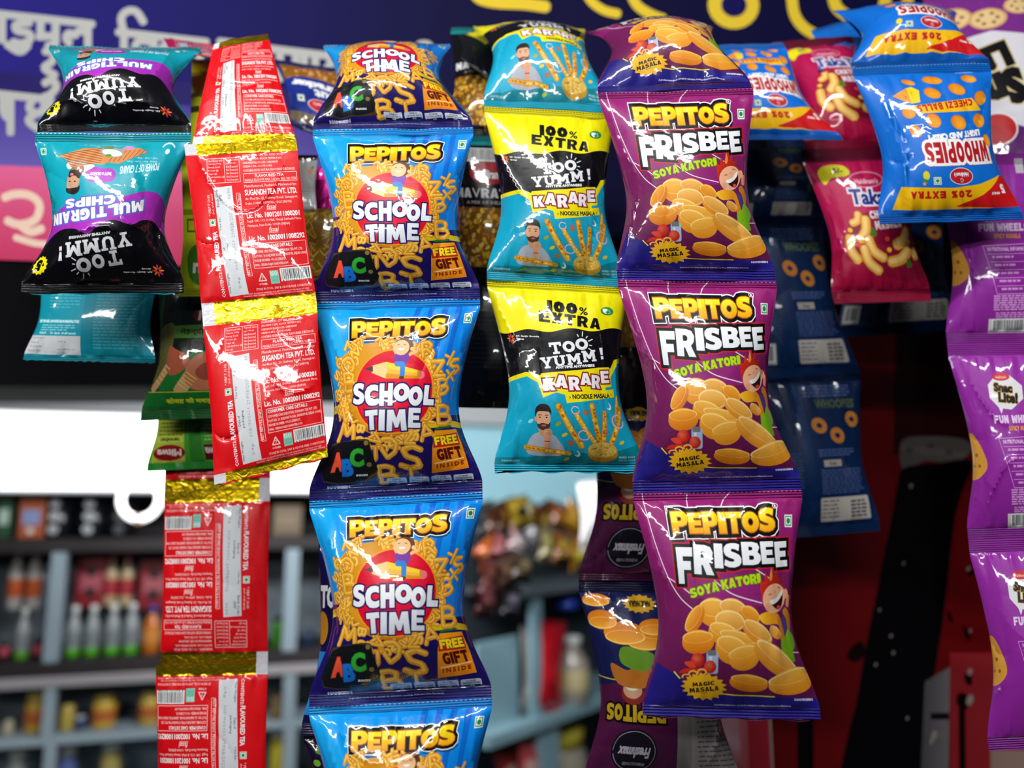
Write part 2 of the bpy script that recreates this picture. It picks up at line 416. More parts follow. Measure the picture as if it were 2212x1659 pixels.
def packet(name, label, cat, film, mat, group=None, body='pouch', ends=('top_seal', 'bottom_seal'), backcol=None, sealmat=None, endlabels=None):
    art = film.art; P, T, cc, M = art.build()
    org = (film.tl + film.tr) / 2
    root = empty(name, org, label, cat, group)
    t0, t1 = art.seals[0], art.H - art.seals[1]
    sets = [(body, (M[:, 1] > t0) & (M[:, 1] < t1), 0)]
    if art.seals[0] > 0 and ends[0]: sets.append((ends[0], M[:, 1] < t0, 1))
    if art.seals[1] > 0 and ends[1]: sets.append((ends[1], M[:, 1] > t1, 1))
    bc = C(backcol or art.back).at(np.zeros((1, 2)))[0]
    for nm, msk, sl in sets:
        F = T[msk]; used, inv = np.unique(F, return_inverse=True); F = inv.reshape(-1, 3); p = P[used]
        u = p[:, 0] / art.W * 2 - 1; t = p[:, 1] / art.H
        V = film.pos(u, t, 1, .0022); ue = np.clip(u, -.997, .997); Nf = film.nrm(ue, t)
        # back sheet
        ya, yb = (t0, t1) if sl == 0 else ((0, t0) if nm == ends[0] else (t1, art.H))
        gx, gy = 26, (30 if sl == 0 else 3)
        U, TT = np.meshgrid(np.linspace(-1, 1, gx), np.linspace(ya, yb, gy) / art.H)
        U, TT = U.ravel(), TT.ravel(); Vb = film.pos(U, TT, -1, .0022)
        q = np.arange(gx * gy).reshape(gy, gx); a, b, c, d = q[:-1, :-1].ravel(), q[:-1, 1:].ravel(), q[1:, 1:].ravel(), q[1:, :-1].ravel()
        Fb = np.vstack([np.stack([a, b, c], 1), np.stack([a, c, d], 1)]) + len(V)
        Nb = -film.nrm(np.clip(U, -.99, .99), TT, 1)
        VV = np.vstack([V, Vb]) - org; FF = np.vstack([F, Fb]); NN = np.vstack([Nf, Nb])
        col = np.concatenate([cc[msk], np.broadcast_to(bc, (len(Fb), 3, 4))])
        uv = np.vstack([np.stack([p[:, 0] / 100, 1 - p[:, 1] / 100], 1), np.stack([(U + 1) / 2, 1 - TT * art.H / 100], 1)])
        me = mesh_np(nm, VV, FF, col, uv, NN, [sealmat if (sl and sealmat) else (mat[1] if sl else mat[0])])
        o = link(nm, me, root)
        if endlabels and nm in endlabels: o['label'] = endlabels[nm]
    return root

# ---------------------------------------------------------------- materials
def newmat(name):
    m = bpy.data.materials.new(name); m.use_nodes = True; nt = m.node_tree
    return m, nt, nt.nodes['Principled BSDF'], nt.nodes, nt.links
def film_mat(name, rough=.28, coat=.7, coatr=.05, crinkle=.35, rib=False, cs=42, spec=.2):
    m, nt, b, N, L = newmat(name)
    a = N.new('ShaderNodeAttribute'); a.attribute_name = 'print'
    L.new(a.outputs['Color'], b.inputs['Base Color'])
    inv = N.new('ShaderNodeMath'); inv.operation = 'SUBTRACT'; inv.inputs[0].default_value = 1; L.new(a.outputs['Alpha'], inv.inputs[1]); L.new(inv.outputs[0], b.inputs['Metallic'])
    b.inputs['Roughness'].default_value = rough; b.inputs['Coat Weight'].default_value = coat; b.inputs['Coat Roughness'].default_value = coatr
    b.inputs['Specular IOR Level'].default_value = spec
    tc = N.new('ShaderNodeTexCoord')
    n1 = N.new('ShaderNodeTexNoise'); n1.inputs['Scale'].default_value = cs; n1.inputs['Detail'].default_value = 3; L.new(tc.outputs['Object'], n1.inputs['Vector'])
    v = N.new('ShaderNodeTexVoronoi'); v.feature = 'DISTANCE_TO_EDGE'; v.inputs['Scale'].default_value = cs * .9
    mx = N.new('ShaderNodeMixRGB'); mx.inputs[0].default_value = .06; L.new(tc.outputs['Object'], mx.inputs[1]); L.new(n1.outputs['Color'], mx.inputs[2]); L.new(mx.outputs[0], v.inputs['Vector'])
    ad = N.new('ShaderNodeMath'); ad.operation = 'MULTIPLY_ADD'; L.new(n1.outputs['Fac'], ad.inputs[0]); ad.inputs[1].default_value = 1.0; L.new(v.outputs['Distance'], ad.inputs[2])
    bp = N.new('ShaderNodeBump'); bp.inputs['Strength'].default_value = crinkle; bp.inputs['Distance'].default_value = .0016; L.new(ad.outputs[0], bp.inputs['Height'])
    last = bp
    if rib:
        uv = N.new('ShaderNodeUVMap'); uv.uv_map = 'sheet'; sp = N.new('ShaderNodeSeparateXYZ'); L.new(uv.outputs[0], sp.inputs[0])
        mu = N.new('ShaderNodeMath'); mu.operation = 'MULTIPLY'; mu.inputs[1].default_value = 2 * math.pi * 100 / 1.5; L.new(sp.outputs['Y'], mu.inputs[0])
        sn = N.new('ShaderNodeMath'); sn.operation = 'SINE'; L.new(mu.outputs[0], sn.inputs[0])
        b2 = N.new('ShaderNodeBump'); b2.inputs['Strength'].default_value = 1.0; b2.inputs['Distance'].default_value = .0008; L.new(sn.outputs[0], b2.inputs['Height']); L.new(bp.outputs[0], b2.inputs['Normal']); last = b2
    L.new(last.outputs[0], b.inputs['Normal']); L.new(last.outputs[0], b.inputs['Coat Normal'])
    return m
def plain(name, c, rough=.5, metal=0, coat=0, spec=.5, emit=None, es=0, noise=0, ns=8, c2=None, trans=0, alpha=None, bump=0):
    m, nt, b, N, L = newmat(name); c = hx(c) if isinstance(c, str) else np.array(c)
    lin = lambda c: tuple(np.where(c <= .04045, c / 12.92, ((c + .055) / 1.055) ** 2.4)) + (1,)
    b.inputs['Base Color'].default_value = lin(c); b.inputs['Roughness'].default_value = rough; b.inputs['Metallic'].default_value = metal
    b.inputs['Coat Weight'].default_value = coat; b.inputs['Specular IOR Level'].default_value = spec; b.inputs['Transmission Weight'].default_value = trans
    if emit: b.inputs['Emission Color'].default_value = lin(hx(emit)); b.inputs['Emission Strength'].default_value = es
    if noise or bump:
        tc = N.new('ShaderNodeTexCoord'); n1 = N.new('ShaderNodeTexNoise'); n1.inputs['Scale'].default_value = ns; n1.inputs['Detail'].default_value = 5; L.new(tc.outputs['Object'], n1.inputs['Vector'])
        if noise:
            mx = N.new('ShaderNodeMixRGB'); rp = N.new('ShaderNodeMapRange'); rp.inputs[1].default_value = .5 - .5 * (1 - noise) * .5; rp.inputs[2].default_value = .7
            mx.inputs[1].default_value = lin(c); mx.inputs[2].default_value = lin(hx(c2)) if c2 else lin(c * .6); L.new(n1.outputs['Fac'], rp.inputs[0]); L.new(rp.outputs[0], mx.inputs[0]); L.new(mx.outputs[0], b.inputs['Base Color'])
        if bump:
            bp = N.new('ShaderNodeBump'); bp.inputs['Distance'].default_value = bump; L.new(n1.outputs['Fac'], bp.inputs['Height']); L.new(bp.outputs[0], b.inputs['Normal'])
    return m
# ---------------------------------------------------------------- the printed designs
K, WH = '#0B0B10', '#F4F5F7'
def jpts(fx, fy, *p): return [(fx(p[i]), fy(p[i + 1])) for i in range(0, len(p), 2)]

def piece(a, pts, w, c1='#E8A02A', c2='#F7C650', c3='#B86E12', closed=False):
    a.add(line(pts, w * 1.25, closed), c3); a.add(line(pts, w, closed), c1)
    P = np.array(pts, float).reshape(-1, 2) - [w * .1, w * .16]; a.add(line(P, w * .42, closed), c2)
SNK = {'O': [[(.5, 0), (.15, .2), (0, .55), (.2, .9), (.55, 1), (.9, .8), (1, .4), (.8, .1), (.5, 0)]],
       'S': [[(.9, .12), (.5, 0), (.12, .2), (.3, .48), (.75, .58), (.9, .85), (.5, 1), (.08, .9)]],
       'B': [[(.1, 0), (.1, 1), (.6, 1), (.9, .8), (.8, .55), (.2, .5), (.7, .45), (.8, .15), (.5, 0), (.1, 0)]],
       'R': [[(.1, 1), (.1, 0), (.6, 0), (.8, .25), (.6, .5), (.15, .52)], [(.45, .52), (.85, 1)]],
       'M': [[(0, 1), (.15, 0), (.5, .6), (.8, .05), (1, 1)]], 'Z': [[(.1, .05), (.85, .1), (.2, .9), (.95, .95)]],
       'T': [[(0, .05), (1, .05)], [(.5, .05), (.5, 1)]], 'X': [[(0, 0), (1, 1)], [(1, 0), (0, 1)]], 'A': [[(0, 1), (.5, 0), (1, 1)], [(.2, .65), (.8, .65)]],
       'J': [[(.4, .05), (.95, .05)], [(.7, .05), (.7, .75), (.4, 1), (.05, .85)]], 'Y': [[(0, 0), (.5, .5), (1, 0)], [(.5, .5), (.45, 1)]],
       'D': [[(.1, 0), (.1, 1), (.6, .95), (.95, .6), (.85, .2), (.5, 0), (.1, 0)]], 'N': [[(0, 1), (0, 0), (1, 1), (1, 0)]], 'I': [[(.1, 0), (.9, 0)], [(.5, 0), (.5, 1)]]}
def puff(a, ch, x, y, s, r=0, w=None, sy=None, **k):
    w = w or s * .26
    for st in SNK[ch]:
        P = (np.array(st) - .5) * [s, sy or s]; P = rot([P], r, np.zeros(2))[0] + [x, y]; piece(a, P, w, **k)

def pepitos(a, x0, y0, x1, y1, res=3):
    ws = [.16, .135, .145, .075, .15, .165, .155]; tot = sum(ws); x = x0; out = []
    font = heavy
    sh = [(0.02, .98), (.10, .98), (.06, 1.0), (.10, 1.0), (.10, .99), (.10, .96), (-.06, .92)]
    for ch, w, (a0, a1) in zip('PEPITOS', ws, sh):
        ww = (x1 - x0) * w / tot; out.append((ch, x + .1, y0 + (y1 - y0) * a0, x + ww - .1, y0 + (y1 - y0) * a1)); x += ww
    h = y1 - y0
    a.add([l + [.6, h * .2] for L in out for l in grow(fit(heavy(L[0]), L[1], L[2], L[3], L[4]), h * .2)], '#10507F' if a.tagc == 's' else '#1A0712')
    a.letters(out, lg('#FFE81A', '#F5A00E', 0, y0 + h * .2, 0, y1), outs=((h * .27, WH), (h * .21, K), (h * .045, '#B8620A')), font=heavy)
    for L in out: a.add([np.clip(l, [L[1], y0], [L[3] - (L[3] - L[1]) * .55, y0 + h * .5]) for l in fit(heavy(L[0]), *L[1:5])], '#FFF04A') if L[0] in 'PEIT' else None

def school():
    a = Art(116, lg('#0BA6F6', '#0A82E8', 0, 0, 85, 60), back='#3A6FB0', seals=(5, 6.5)); a.tagc = 's'; a.warp = ([0, 5, 20, 60, 100, 109.5, 116], [0, 5, 23.5, 64.5, 102, 109.5, 116])
    X = lambda v: 6.1 + v * .0634
    Y = lambda v: 1.6 + v * .0668
    for i, x in enumerate((62, 70, 78, 86)): a.add(pol(x, 5, x + 3.5, 5, x - 9 + i * 2, 60, x - 12 + i * 2, 60), '#0B6AD2')
    a.add(pol(0, 5, 12, 5, 34, 60, 20, 60), '#1BAAF4')
    # navy lower part with its yellow and green edge
    a.add(pol(0, Y(820), X(400), Y(790), X(700), Y(950), X(1000), Y(960), 100, Y(970), 100, 116, 0, 116), '#1D1560')
    a.add(pol(0, Y(860), X(120), Y(835), X(330), Y(850), X(330), Y(880), X(120), Y(900), 0, Y(930)), '#E9C21C')
    a.add(pol(X(1000), Y(1020), X(1300), Y(1015), 100, Y(1050), 100, Y(1100), X(1300), Y(1075), X(1000), Y(1070)), '#E2C41B')
    a.add(pol(X(1130), Y(1070), X(1310), Y(1058), X(1310), Y(1078), X(1130), Y(1090)), '#17762C')
    a.add(pol(0, 106, 100, 106, 100, 116, 0, 116), lg('#1D1560', '#2A1E84', 0, 106, 0, 116))
    a.veg(X(1345), Y(105), 5)
    pepitos(a, X(285), Y(150), X(1180), Y(275))
    # corn letters heaped round the red disc
    rnd = random.Random(4); ks = 'OBSRMZTXAD'
    a.add(ell(X(700), Y(730), 31, 27, n=30), '#C97F18')
    a.add(blob(X(160), Y(470), X(330), Y(350), X(620), Y(320), X(900), Y(350), X(1060), Y(480), X(1120), Y(700), X(1030), Y(990), X(700), Y(1110), X(420), Y(1020), X(230), Y(850), X(150), Y(680)), '#DB961F')
    for i in range(135):
        an = i * 2.399; r = 25.5 + 10.5 * rnd.random() ** .8
        if -.9 < math.atan2(math.sin(an), math.cos(an)) < .9: r *= .93
        x, y = X(640) + r * math.cos(an) * 1.02, Y(730) + r * math.sin(an) * .95
        if y < 22.6 or x < 8 or (y > Y(1010) and i % 3): continue
        puff(a, rnd.choice(ks), x, y, rnd.uniform(4.0, 6), rnd.uniform(0, 360), w=1.75, c1=rnd.choice(('#EDA325', '#F2B030', '#E39420')), c2='#FBD062', c3='#B96D14')
    for ch, x, y, s, r in (('O', 240, 510, 9, 0), ('B', 260, 650, 10, 5), ('R', 1030, 390, 8, 10), ('Z', 1150, 560, 10, 5), ('X', 1270, 470, 6, 20), ('S', 1330, 540, 8, 20), ('B', 1220, 710, 8.5, 10),
                           ('Y', 1160, 770, 6, 30), ('X', 1290, 620, 6, 0), ('B', 1240, 960, 11, 0), ('M', 240, 1090, 12, -10), ('Z', 180, 930, 8, 60), ('D', 670, 1220, 11, 30), ('S', 870, 1330, 14, -10),
                           ('Z', 860, 1150, 8, 0), ('A', 1040, 1110, 9, 10), ('J', 510, 1290, 10, 0), ('B', 640, 1490, 12, 5), ('I', 850, 1490, 8, 0), ('N', 520, 1160, 7, 30), ('T', 1090, 900, 6, 40)):
        puff(a, ch, X(x), Y(y), s, r, w=s * .2 + .4)
    cx, cy = X(715), Y(745)
    a.add(ell(cx, cy, 25.6, 24.4, n=48), '#F79A17').add(ell(cx, cy, 24.6, 23.4, n=48), rg('#F0193B', '#D8102E', cx, cy, 25, 24))
    # the pencil
    a.add(pol(X(500), Y(520), X(640), Y(490), X(960), Y(575), X(960), Y(640), X(640), Y(632), X(500), Y(560)), '#F6B93A')
    a.add(pol(X(640), Y(490), X(960), Y(572), X(960), Y(600), X(650), Y(545)), '#FDD433').add(pol(X(650), Y(590), X(960), Y(620), X(960), Y(640), X(640), Y(632)), '#DE9417')
    a.add(pol(X(500), Y(520), X(655), Y(492), X(640), Y(530), X(658), Y(560), X(636), Y(600), X(640), Y(632), X(500), Y(580)), '#F5CE8E')
    a.add(pol(X(425), Y(545), X(510), Y(522), X(512), Y(572)), '#4A4038')
    a.add(pol(X(945), Y(570), X(975), Y(575), X(975), Y(642), X(945), Y(640)), '#C9952D').add(blob(X(970), Y(578), X(1010), Y(590), X(1012), Y(630), X(970), Y(642)), '#EF6D7C')
    # the child riding it
    a.add(line(jpts(X, Y, 740, 440, 705, 380), 1.6), '#F7B884').add(line(jpts(X, Y, 850, 440, 930, 405), 1.6), '#F7B884')
    a.add(blob(X(725), Y(425), X(850), Y(430), X(830), Y(520), X(730), Y(505)), '#7A3FA8')
    a.add(line(jpts(X, Y, 735, 510, 800, 515, 800, 610), 3.0), '#2F86D6').add(ell(X(795), Y(628), 1.6, 1.0), '#5B3218')
    a.add(ell(X(800), Y(362), 5.9, 4.7), '#6B3A1C').add(ell(X(778), Y(372), 4.8, 4.4), '#FAC590')
    a.add(ell(X(878), Y(385), 1, 1.2, n=8), '#FAC590').add(line(jpts(X, Y, 740, 350, 758, 345), .35), '#402010').add(line(jpts(X, Y, 800, 345, 820, 352), .35), '#402010')
    a.add(pol(X(745), Y(378), X(808), Y(378), X(795), Y(394), X(760), Y(394)), '#FFFFFF')
    NV = '#20185E'
    a.letters([('S', X(298), Y(662), X(428), Y(838), -3), ('C', X(432), Y(680), X(572), Y(852), 3), ('H', X(585), Y(672), X(716), Y(856), 0), ('O', X(722), Y(676), X(880), Y(826), 0),
               ('O', X(868), Y(704), X(1008), Y(866), 0), ('L', X(1020), Y(700), X(1128), Y(866), -4)], lg('#F6F8FA', '#DDE3EC', 0, 46, 0, 74), outs=((.9, NV),), font=heavy)
    a.letters([('T', X(442), Y(888), X(572), Y(1066), 3), ('I', X(580), Y(888), X(640), Y(1074), -2), ('M', X(655), Y(892), X(850), Y(1082), 0), ('E', X(868), Y(884), X(988), Y(1062), -4)], lg('#F6F8FA', '#DDE3EC', 0, 46, 0, 74), outs=((.9, NV),), font=heavy)
    # slate with the three letters
    a.add(blob(X(45), Y(1205), X(60), Y(1185), X(430), Y(1142), X(495), Y(1215), X(545), Y(1520), X(520), Y(1550), X(30), Y(1545), n=3), '#4A3A1E').add(blob(X(62), Y(1212), X(425), Y(1160), X(485), Y(1225), X(525), Y(1515), X(35), Y(1530), n=3), '#15171C')
    a.add(ell(X(450), Y(1180), 1.5), '#8A744A').add(ell(X(475), Y(1380), 1.5), '#8A744A')
    for ch, c, d, b in (('A', '#F0553A', '#A52A1A', (95, 1262, 220, 1440)), ('B', '#1C7BE0', '#0C4088', (208, 1322, 320, 1488)), ('C', '#36B03A', '#17681C', (285, 1228, 425, 1398))):
        a.letters([(ch, X(b[0]), Y(b[1]), X(b[2]), Y(b[3]), 4)], c, bold=.75, outs=((.35, d),))
    a.text('SNACKS', X(345), Y(1468), X(455), Y(1490), WH, .1); a.text('NAMKEEN', X(68), Y(1592), X(280), Y(1622), '#D8DCEC', .25)
    # gift flag
    a.add(pol(X(1120), Y(1098), X(1365), Y(1100), X(1388), Y(1230), X(1385), Y(1465), X(1035), Y(1497), X(1075), Y(1260)), lg('#F6A51C', '#EE8A12', 0, 70, 0, 100))
    a.add(pol(X(1098), Y(1150), X(1365), Y(1130), X(1362), Y(1245), X(1085), Y(1255)), '#C91F1A')
    a.word('FREE', X(1105), Y(1150), X(1350), Y(1232), '#FBE11E', heavy, r=2, outs=((.3, '#7A0F0A'),))
    a.word('GIFT', X(1108), Y(1262), X(1355), Y(1368), '#5B120E', heavy, r=4)
    a.add(pol(X(1075), Y(1398), X(1365), Y(1362), X(1365), Y(1370), X(1075), Y(1406)), '#FDE9B0').text('I N S I D E', X(1088), Y(1400), X(1350), Y(1440), '#8A2A10', .2, r=5, skew=.2)
    for i, (t1, t2) in enumerate((('ZERO', 'CHOLESTEROL'), ('ZERO', 'TRANS FAT'), ('NO ADDED', 'COLORS'), ('NO ADDED', 'PRESERVATIVES'))):
        x = X(622 + i * 202); a.add(rbox(x, Y(1528), x + 11.4, Y(1600), 1), '#C9D0DE').text(t1, x + 3, Y(1538), x + 8.4, Y(1556), '#2A2F4A', .05, res=1).text(t2, x + 1, Y(1562), x + 10.4, Y(1580), '#2A2F4A', .05, res=1)
        a.add(box(x + .8, Y(1588), x + 10.6, Y(1606)), '#14132C').text('0%', x + 4.8, Y(1592), x + 7.2, Y(1606), '#C9D0DE', .05, res=1)
    a.text('A product made from cereals by extrusion cooking, fried and then flavoured.', 22, 111.6, 74, 113, '#B9BFE0', .05, res=1)
    for x in np.arange(2, 99, 2.6): a.add(box(x, .5, x + 1.2, .95), '#DDE8F4')
    return a

def chip(a, cx, cy, rx, ry, r=0, deep=.5, tone=0):
    """a little fried bowl: outer wall, rim and the hollow"""
    c = [('#F4B040', '#E08C1C', '#FCDA84', '#F6C25A'), ('#F2B44A', '#D88622', '#FADC90', '#F4C46A'), ('#F09E2C', '#D0720E', '#FCCE6A', '#F8B440')][tone % 3]
    up = np.array([math.sin(math.radians(r)), math.cos(math.radians(r))])
    b = ell(cx, cy, rx, ry, r, 26)
    a.add(b, lg(c[0], c[1], cx - up[0] * ry, cy - up[1] * ry, cx + up[0] * ry, cy + up[1] * ry))
    q = np.array([cx, cy]) - up * ry * (1 - deep) * .8
    a.add(ell(q[0], q[1], rx * .96, ry * deep, r, 24), c[2])
    q2 = q + up * ry * .04
    a.add(ell(q2[0], q2[1], rx * .90, ry * deep * .88, r, 24), lg(c[3], c[1], q[0] - up[0] * ry, q[1] - up[1] * ry, q[0] + up[0] * ry * 1.2, q[1] + up[1] * ry * 1.2))

def frisbee():
    # read off the sheet in the crop of the second packet
    a = Art(121, lg('#9A2173', '#8A1F6E', 0, 0, 0, 60), back='#4A1A40', seals=(4.5, 7)); a.tagc = 'f'; a.warp = ([0, 4.5, 20, 60, 90, 114, 121], [0, 4.5, 25.5, 66, 96, 114, 121])
    X = lambda v: 8.2 + v * .0735
    Y = lambda v: .2 + v * .0721
    a.add(pol(0, 35, 30, 45, 70, 35, 100, 40, 100, 112, 0, 112), lg('#7C1B5E', '#5A1846', 0, 40, 0, 110))
    a.add(blob(X(-60), Y(260), X(300), Y(300), X(600), Y(520), X(900), Y(640), X(900), Y(760), X(350), Y(720), X(80), Y(560)), '#8E2070')
    for pts in (((330, 0), (315, 110), (292, 260), (290, 330)), ((680, 0), (600, 80), (560, 150), (510, 250), (530, 300)), ((-40, 0), (0, 300), (60, 540), (150, 700), (260, 790)),
                ((740, 240), (790, 290)), ((800, 500), (930, 570)), ((420, 545), (500, 620), (620, 690), (850, 745)), ((60, 560), (150, 610), (250, 680)), ((1125, 1095), (1240, 1100))):
        a.add(line(spline(jpts(X, Y, *[q for p in pts for q in p]), 5), .55), '#F0DDEA')
    pepitos(a, X(165), Y(122), X(1010), Y(255))
    a.add([l for i in (0,) for l in ell(X(1020), Y(102), 1.7, 1.1, n=14)], WH).add(ell(X(1020), Y(102), 1.35, .8, n=14), '#8A1F6E').text('R', X(1012), Y(95), X(1028), Y(109), WH, .1)
    a.veg(X(1095), Y(152), 5)
    fb = [('F', 165, 345, 300, 610, -2), ('R', 308, 330, 470, 545, -4), ('I', 478, 322, 548, 500, -3), ('S', 556, 320, 700, 495, -2), ('B', 708, 312, 868, 478, 0), ('E', 872, 308, 990, 470, 2), ('E', 1000, 308, 1118, 490, 4)]
    fl = [(c, X(p), Y(q), X(r), Y(s), t) for c, p, q, r, s, t in fb]
    a.letters(fl, lg('#FBFCFD', '#DDE3EC', 0, Y(310), 0, Y(600)), outs=((2.5, '#C4202C'), (1.8, K)), font=heavy)
    y0 = [660, 640, 615, 590, 560, 552, 548, 542, 535, 533]
    s = 'SOYA KATORI'; x = 245; k = 0
    for ch in s:
        w = {'I': 34, ' ': 22}.get(ch, 62)
        if ch != ' ':
            yy = 645 - (x - 245) * .26 + (x - 245) ** 2 * .00014
            a.letters([(ch, X(x), Y(yy - 5), X(x + w - 2), Y(yy + 62), 10 - (x - 245) * .012)], '#B6D816', outs=((.35, '#4C6A0A'),), font=heavy)
        x += w * .99
    # the laughing child beside the heap
    a.add(line(spline(jpts(X, Y, 1090, 800, 1130, 860, 1105, 940), 4), 4.2), '#C9801E').add(line(jpts(X, Y, 1125, 760, 1140, 700), 3.4), '#E08A5E')
    a.add(blob(X(1010), Y(860), X(1090), Y(850), X(1110), Y(940), X(1100), Y(1010), X(1020), Y(1010)), '#4A3A7A')
    a.add(blob(X(815), Y(832), X(900), Y(805), X(1000), Y(820), X(1040), Y(880), X(1060), Y(1000), X(1010), Y(1020), X(1000), Y(900), X(880), Y(895), X(830), Y(870)), lg('#FCC324', '#E0851A', X(820), 0, X(1040), 0))
    a.add(blob(X(1010), Y(1010), X(1070), Y(980), X(1110), Y(930), X(1170), Y(980), X(1180), Y(1040), X(1130), Y(1090), X(1120), Y(1160), X(1010), Y(1120)), lg('#93C81E', '#5F9A12', X(1000), Y(940), X(1180), Y(1160)))
    a.add(pol(X(880), Y(770), X(850), Y(720), X(843), Y(650), X(846), Y(590), X(884), Y(600), X(896), Y(530), X(930), Y(578), X(958), Y(490), X(980), Y(562), X(1010), Y(500), X(1020), Y(576), X(1068), Y(556), X(1050), Y(606), X(1092), Y(630), X(1100), Y(700), X(1070), Y(660), X(990), Y(640), X(930), Y(662), X(905), Y(700)), lg('#D83218', '#8C1A14', X(850), Y(550), X(1080), Y(700)))
    a.add(blob(X(958), Y(496), X(966), Y(560), X(948), Y(590), X(936), Y(575), n=3), '#F08A2A')
    a.add(ell(X(978), Y(712), 9.0, 7.2, 22), '#F2B48E').add(ell(X(1104), Y(680), 1.9, 2.5), '#E9A27C').add(ell(X(905), Y(775), 1.9, 1.9), '#E9A27C').add(ell(X(985), Y(670), 1.2, 1), '#EFA07E')
    a.add(line(jpts(X, Y, 918, 690, 935, 682, 950, 686), .4), '#7A3A20').add(line(jpts(X, Y, 1010, 640, 1028, 635, 1042, 644), .4), '#7A3A20')
    a.add(blob(X(930), Y(735), X(1000), Y(715), X(1062), Y(655), X(1070), Y(730), X(1030), Y(790), X(970), Y(775)), '#3A1014').add(blob(X(930), Y(730), X(1000), Y(708), X(1060), Y(655), X(1062), Y(690), X(1010), Y(735), X(950), Y(755)), '#FAF7F0')
    a.add(ell(X(1020), Y(775), 1.6, 1), '#D8434A')
    # heap of little bowls
    chip(a, X(960), Y(950), 4.5, 3, -30, .5, 1)
    for cx, cy, rx, ry, r, d, t in ((430, 810, 9, 7.5, 0, .6, 0), (590, 800, 8.5, 6.5, -8, .6, 1), (730, 840, 6.5, 5.5, -25, .6, 2), (270, 860, 8.5, 4.5, 50, .7, 2), (560, 870, 9.3, 5.6, -5, .93, 1), (500, 960, 9, 6, -15, .6, 0),
                                    (290, 1020, 9.8, 6.3, 4, .5, 2), (620, 1000, 12, 4.6, -12, .6, 0), (790, 950, 10.2, 5.2, -28, .7, 1), (560, 1070, 9.5, 7.5, -14, .6, 0), (665, 1125, 9.3, 6.6, 12, .45, 0),
                                    (935, 1145, 15.5, 6.9, -32, .55, 1), (698, 1330, 11.2, 6.2, -8, .5, 2), (1060, 1320, 15.5, 8.4, 14, .5, 0)):
        chip(a, X(cx), Y(cy), rx, ry, r, d, t)
    # tomatoes, chilli, salt cellar
    a.add(rbox(X(362), Y(1085), X(455), Y(1245), 1.2), '#9FB9D6').add(rbox(X(370), Y(1075), X(440), Y(1115), .8), '#6E7276').add(box(X(385), Y(1120), X(405), Y(1230)), '#CFDDEB')
    for cx, cy, r in ((292, 1150, 4), (392, 1195, 3.6)): a.add(ell(X(cx), Y(cy), r, r * .95), rg('#F2604A', '#B3160F', X(cx) - 1, Y(cy) - 1, 5, 5)).add(burst(X(cx), Y(cy) - .5, 1.5, 1.1, 5, .35), '#4E8A2A')
    a.add(blob(X(150), Y(1250), X(190), Y(1215), X(300), Y(1210), X(330), Y(1230), X(220), Y(1240)), '#D42A1A').add(blob(X(185), Y(1170), X(240), Y(1160), X(280), Y(1200), X(230), Y(1205)), '#E0452A')
    # navy foot, yellow edge and the star
    a.add([np.vstack([spline(jpts(X, Y, -60, 1180, 110, 1250, 170, 1300, 330, 1420, 520, 1450, 700, 1460, 900, 1462, 1300, 1478), 4), [[100, 121], [0, 121]]])], lg('#221B78', '#2B2390', 0, 100, 0, 121))
    a.add(line(spline(jpts(X, Y, 110, 1240, 160, 1300), 3), .7), '#F1E11E').add(line(spline(jpts(X, Y, 480, 1440, 620, 1452, 760, 1455, 900, 1462), 4), .7), '#F1E11E')
    a.add(ell(X(330), Y(1400), 10, 6), '#10103A')
    for cx, cy, r in ((210, 1280, 20), (260, 1250, 0), (330, 1235, -10)): a.add(line(arc(X(cx), Y(cy), 2.4, 150, 420, 9, 1.6), 1.2), '#D9811A').add(line(arc(X(cx), Y(cy), 2.4, 150, 420, 9, 1.6), .5), '#F8C75A')
    a.add(burst(X(352), Y(1375), 13.4, 10, 17, .8, -8), '#EFB41C')
    a.word('MAGIC', X(262), Y(1325), X(432), Y(1366), '#16130E', heavy, r=9, gap=.12).word('MASALA', X(242), Y(1376), X(468), Y(1424), '#16130E', heavy, r=9, gap=.1).text('FLAVOUR', X(330), Y(1432), X(380), Y(1442), '#5A3A10', .05, res=1, r=6)
    a.text('NAMKEEN', X(1055), Y(1478), X(1205), Y(1500), '#C9CBE4', .2)
    for i, y in enumerate((1250, 1350, 1445)): a.add(rbox(X(1250), Y(y), X(1380), Y(y + 62), 1), '#E2E4EA').text('NO ADDED', X(1290), Y(y + 18), X(1350), Y(y + 30), '#33344A', .05, res=1)
    a.text('A product made from cereals by extrusion cooking, fried and then flavoured.', X(440), Y(1548), X(1028), Y(1566), '#D5D7EE', .08, res=1)
    for x in np.arange(2, 99, 2.6): a.add(box(x, .5, x + 1.2, .95), '#D9A8CC')
    return a
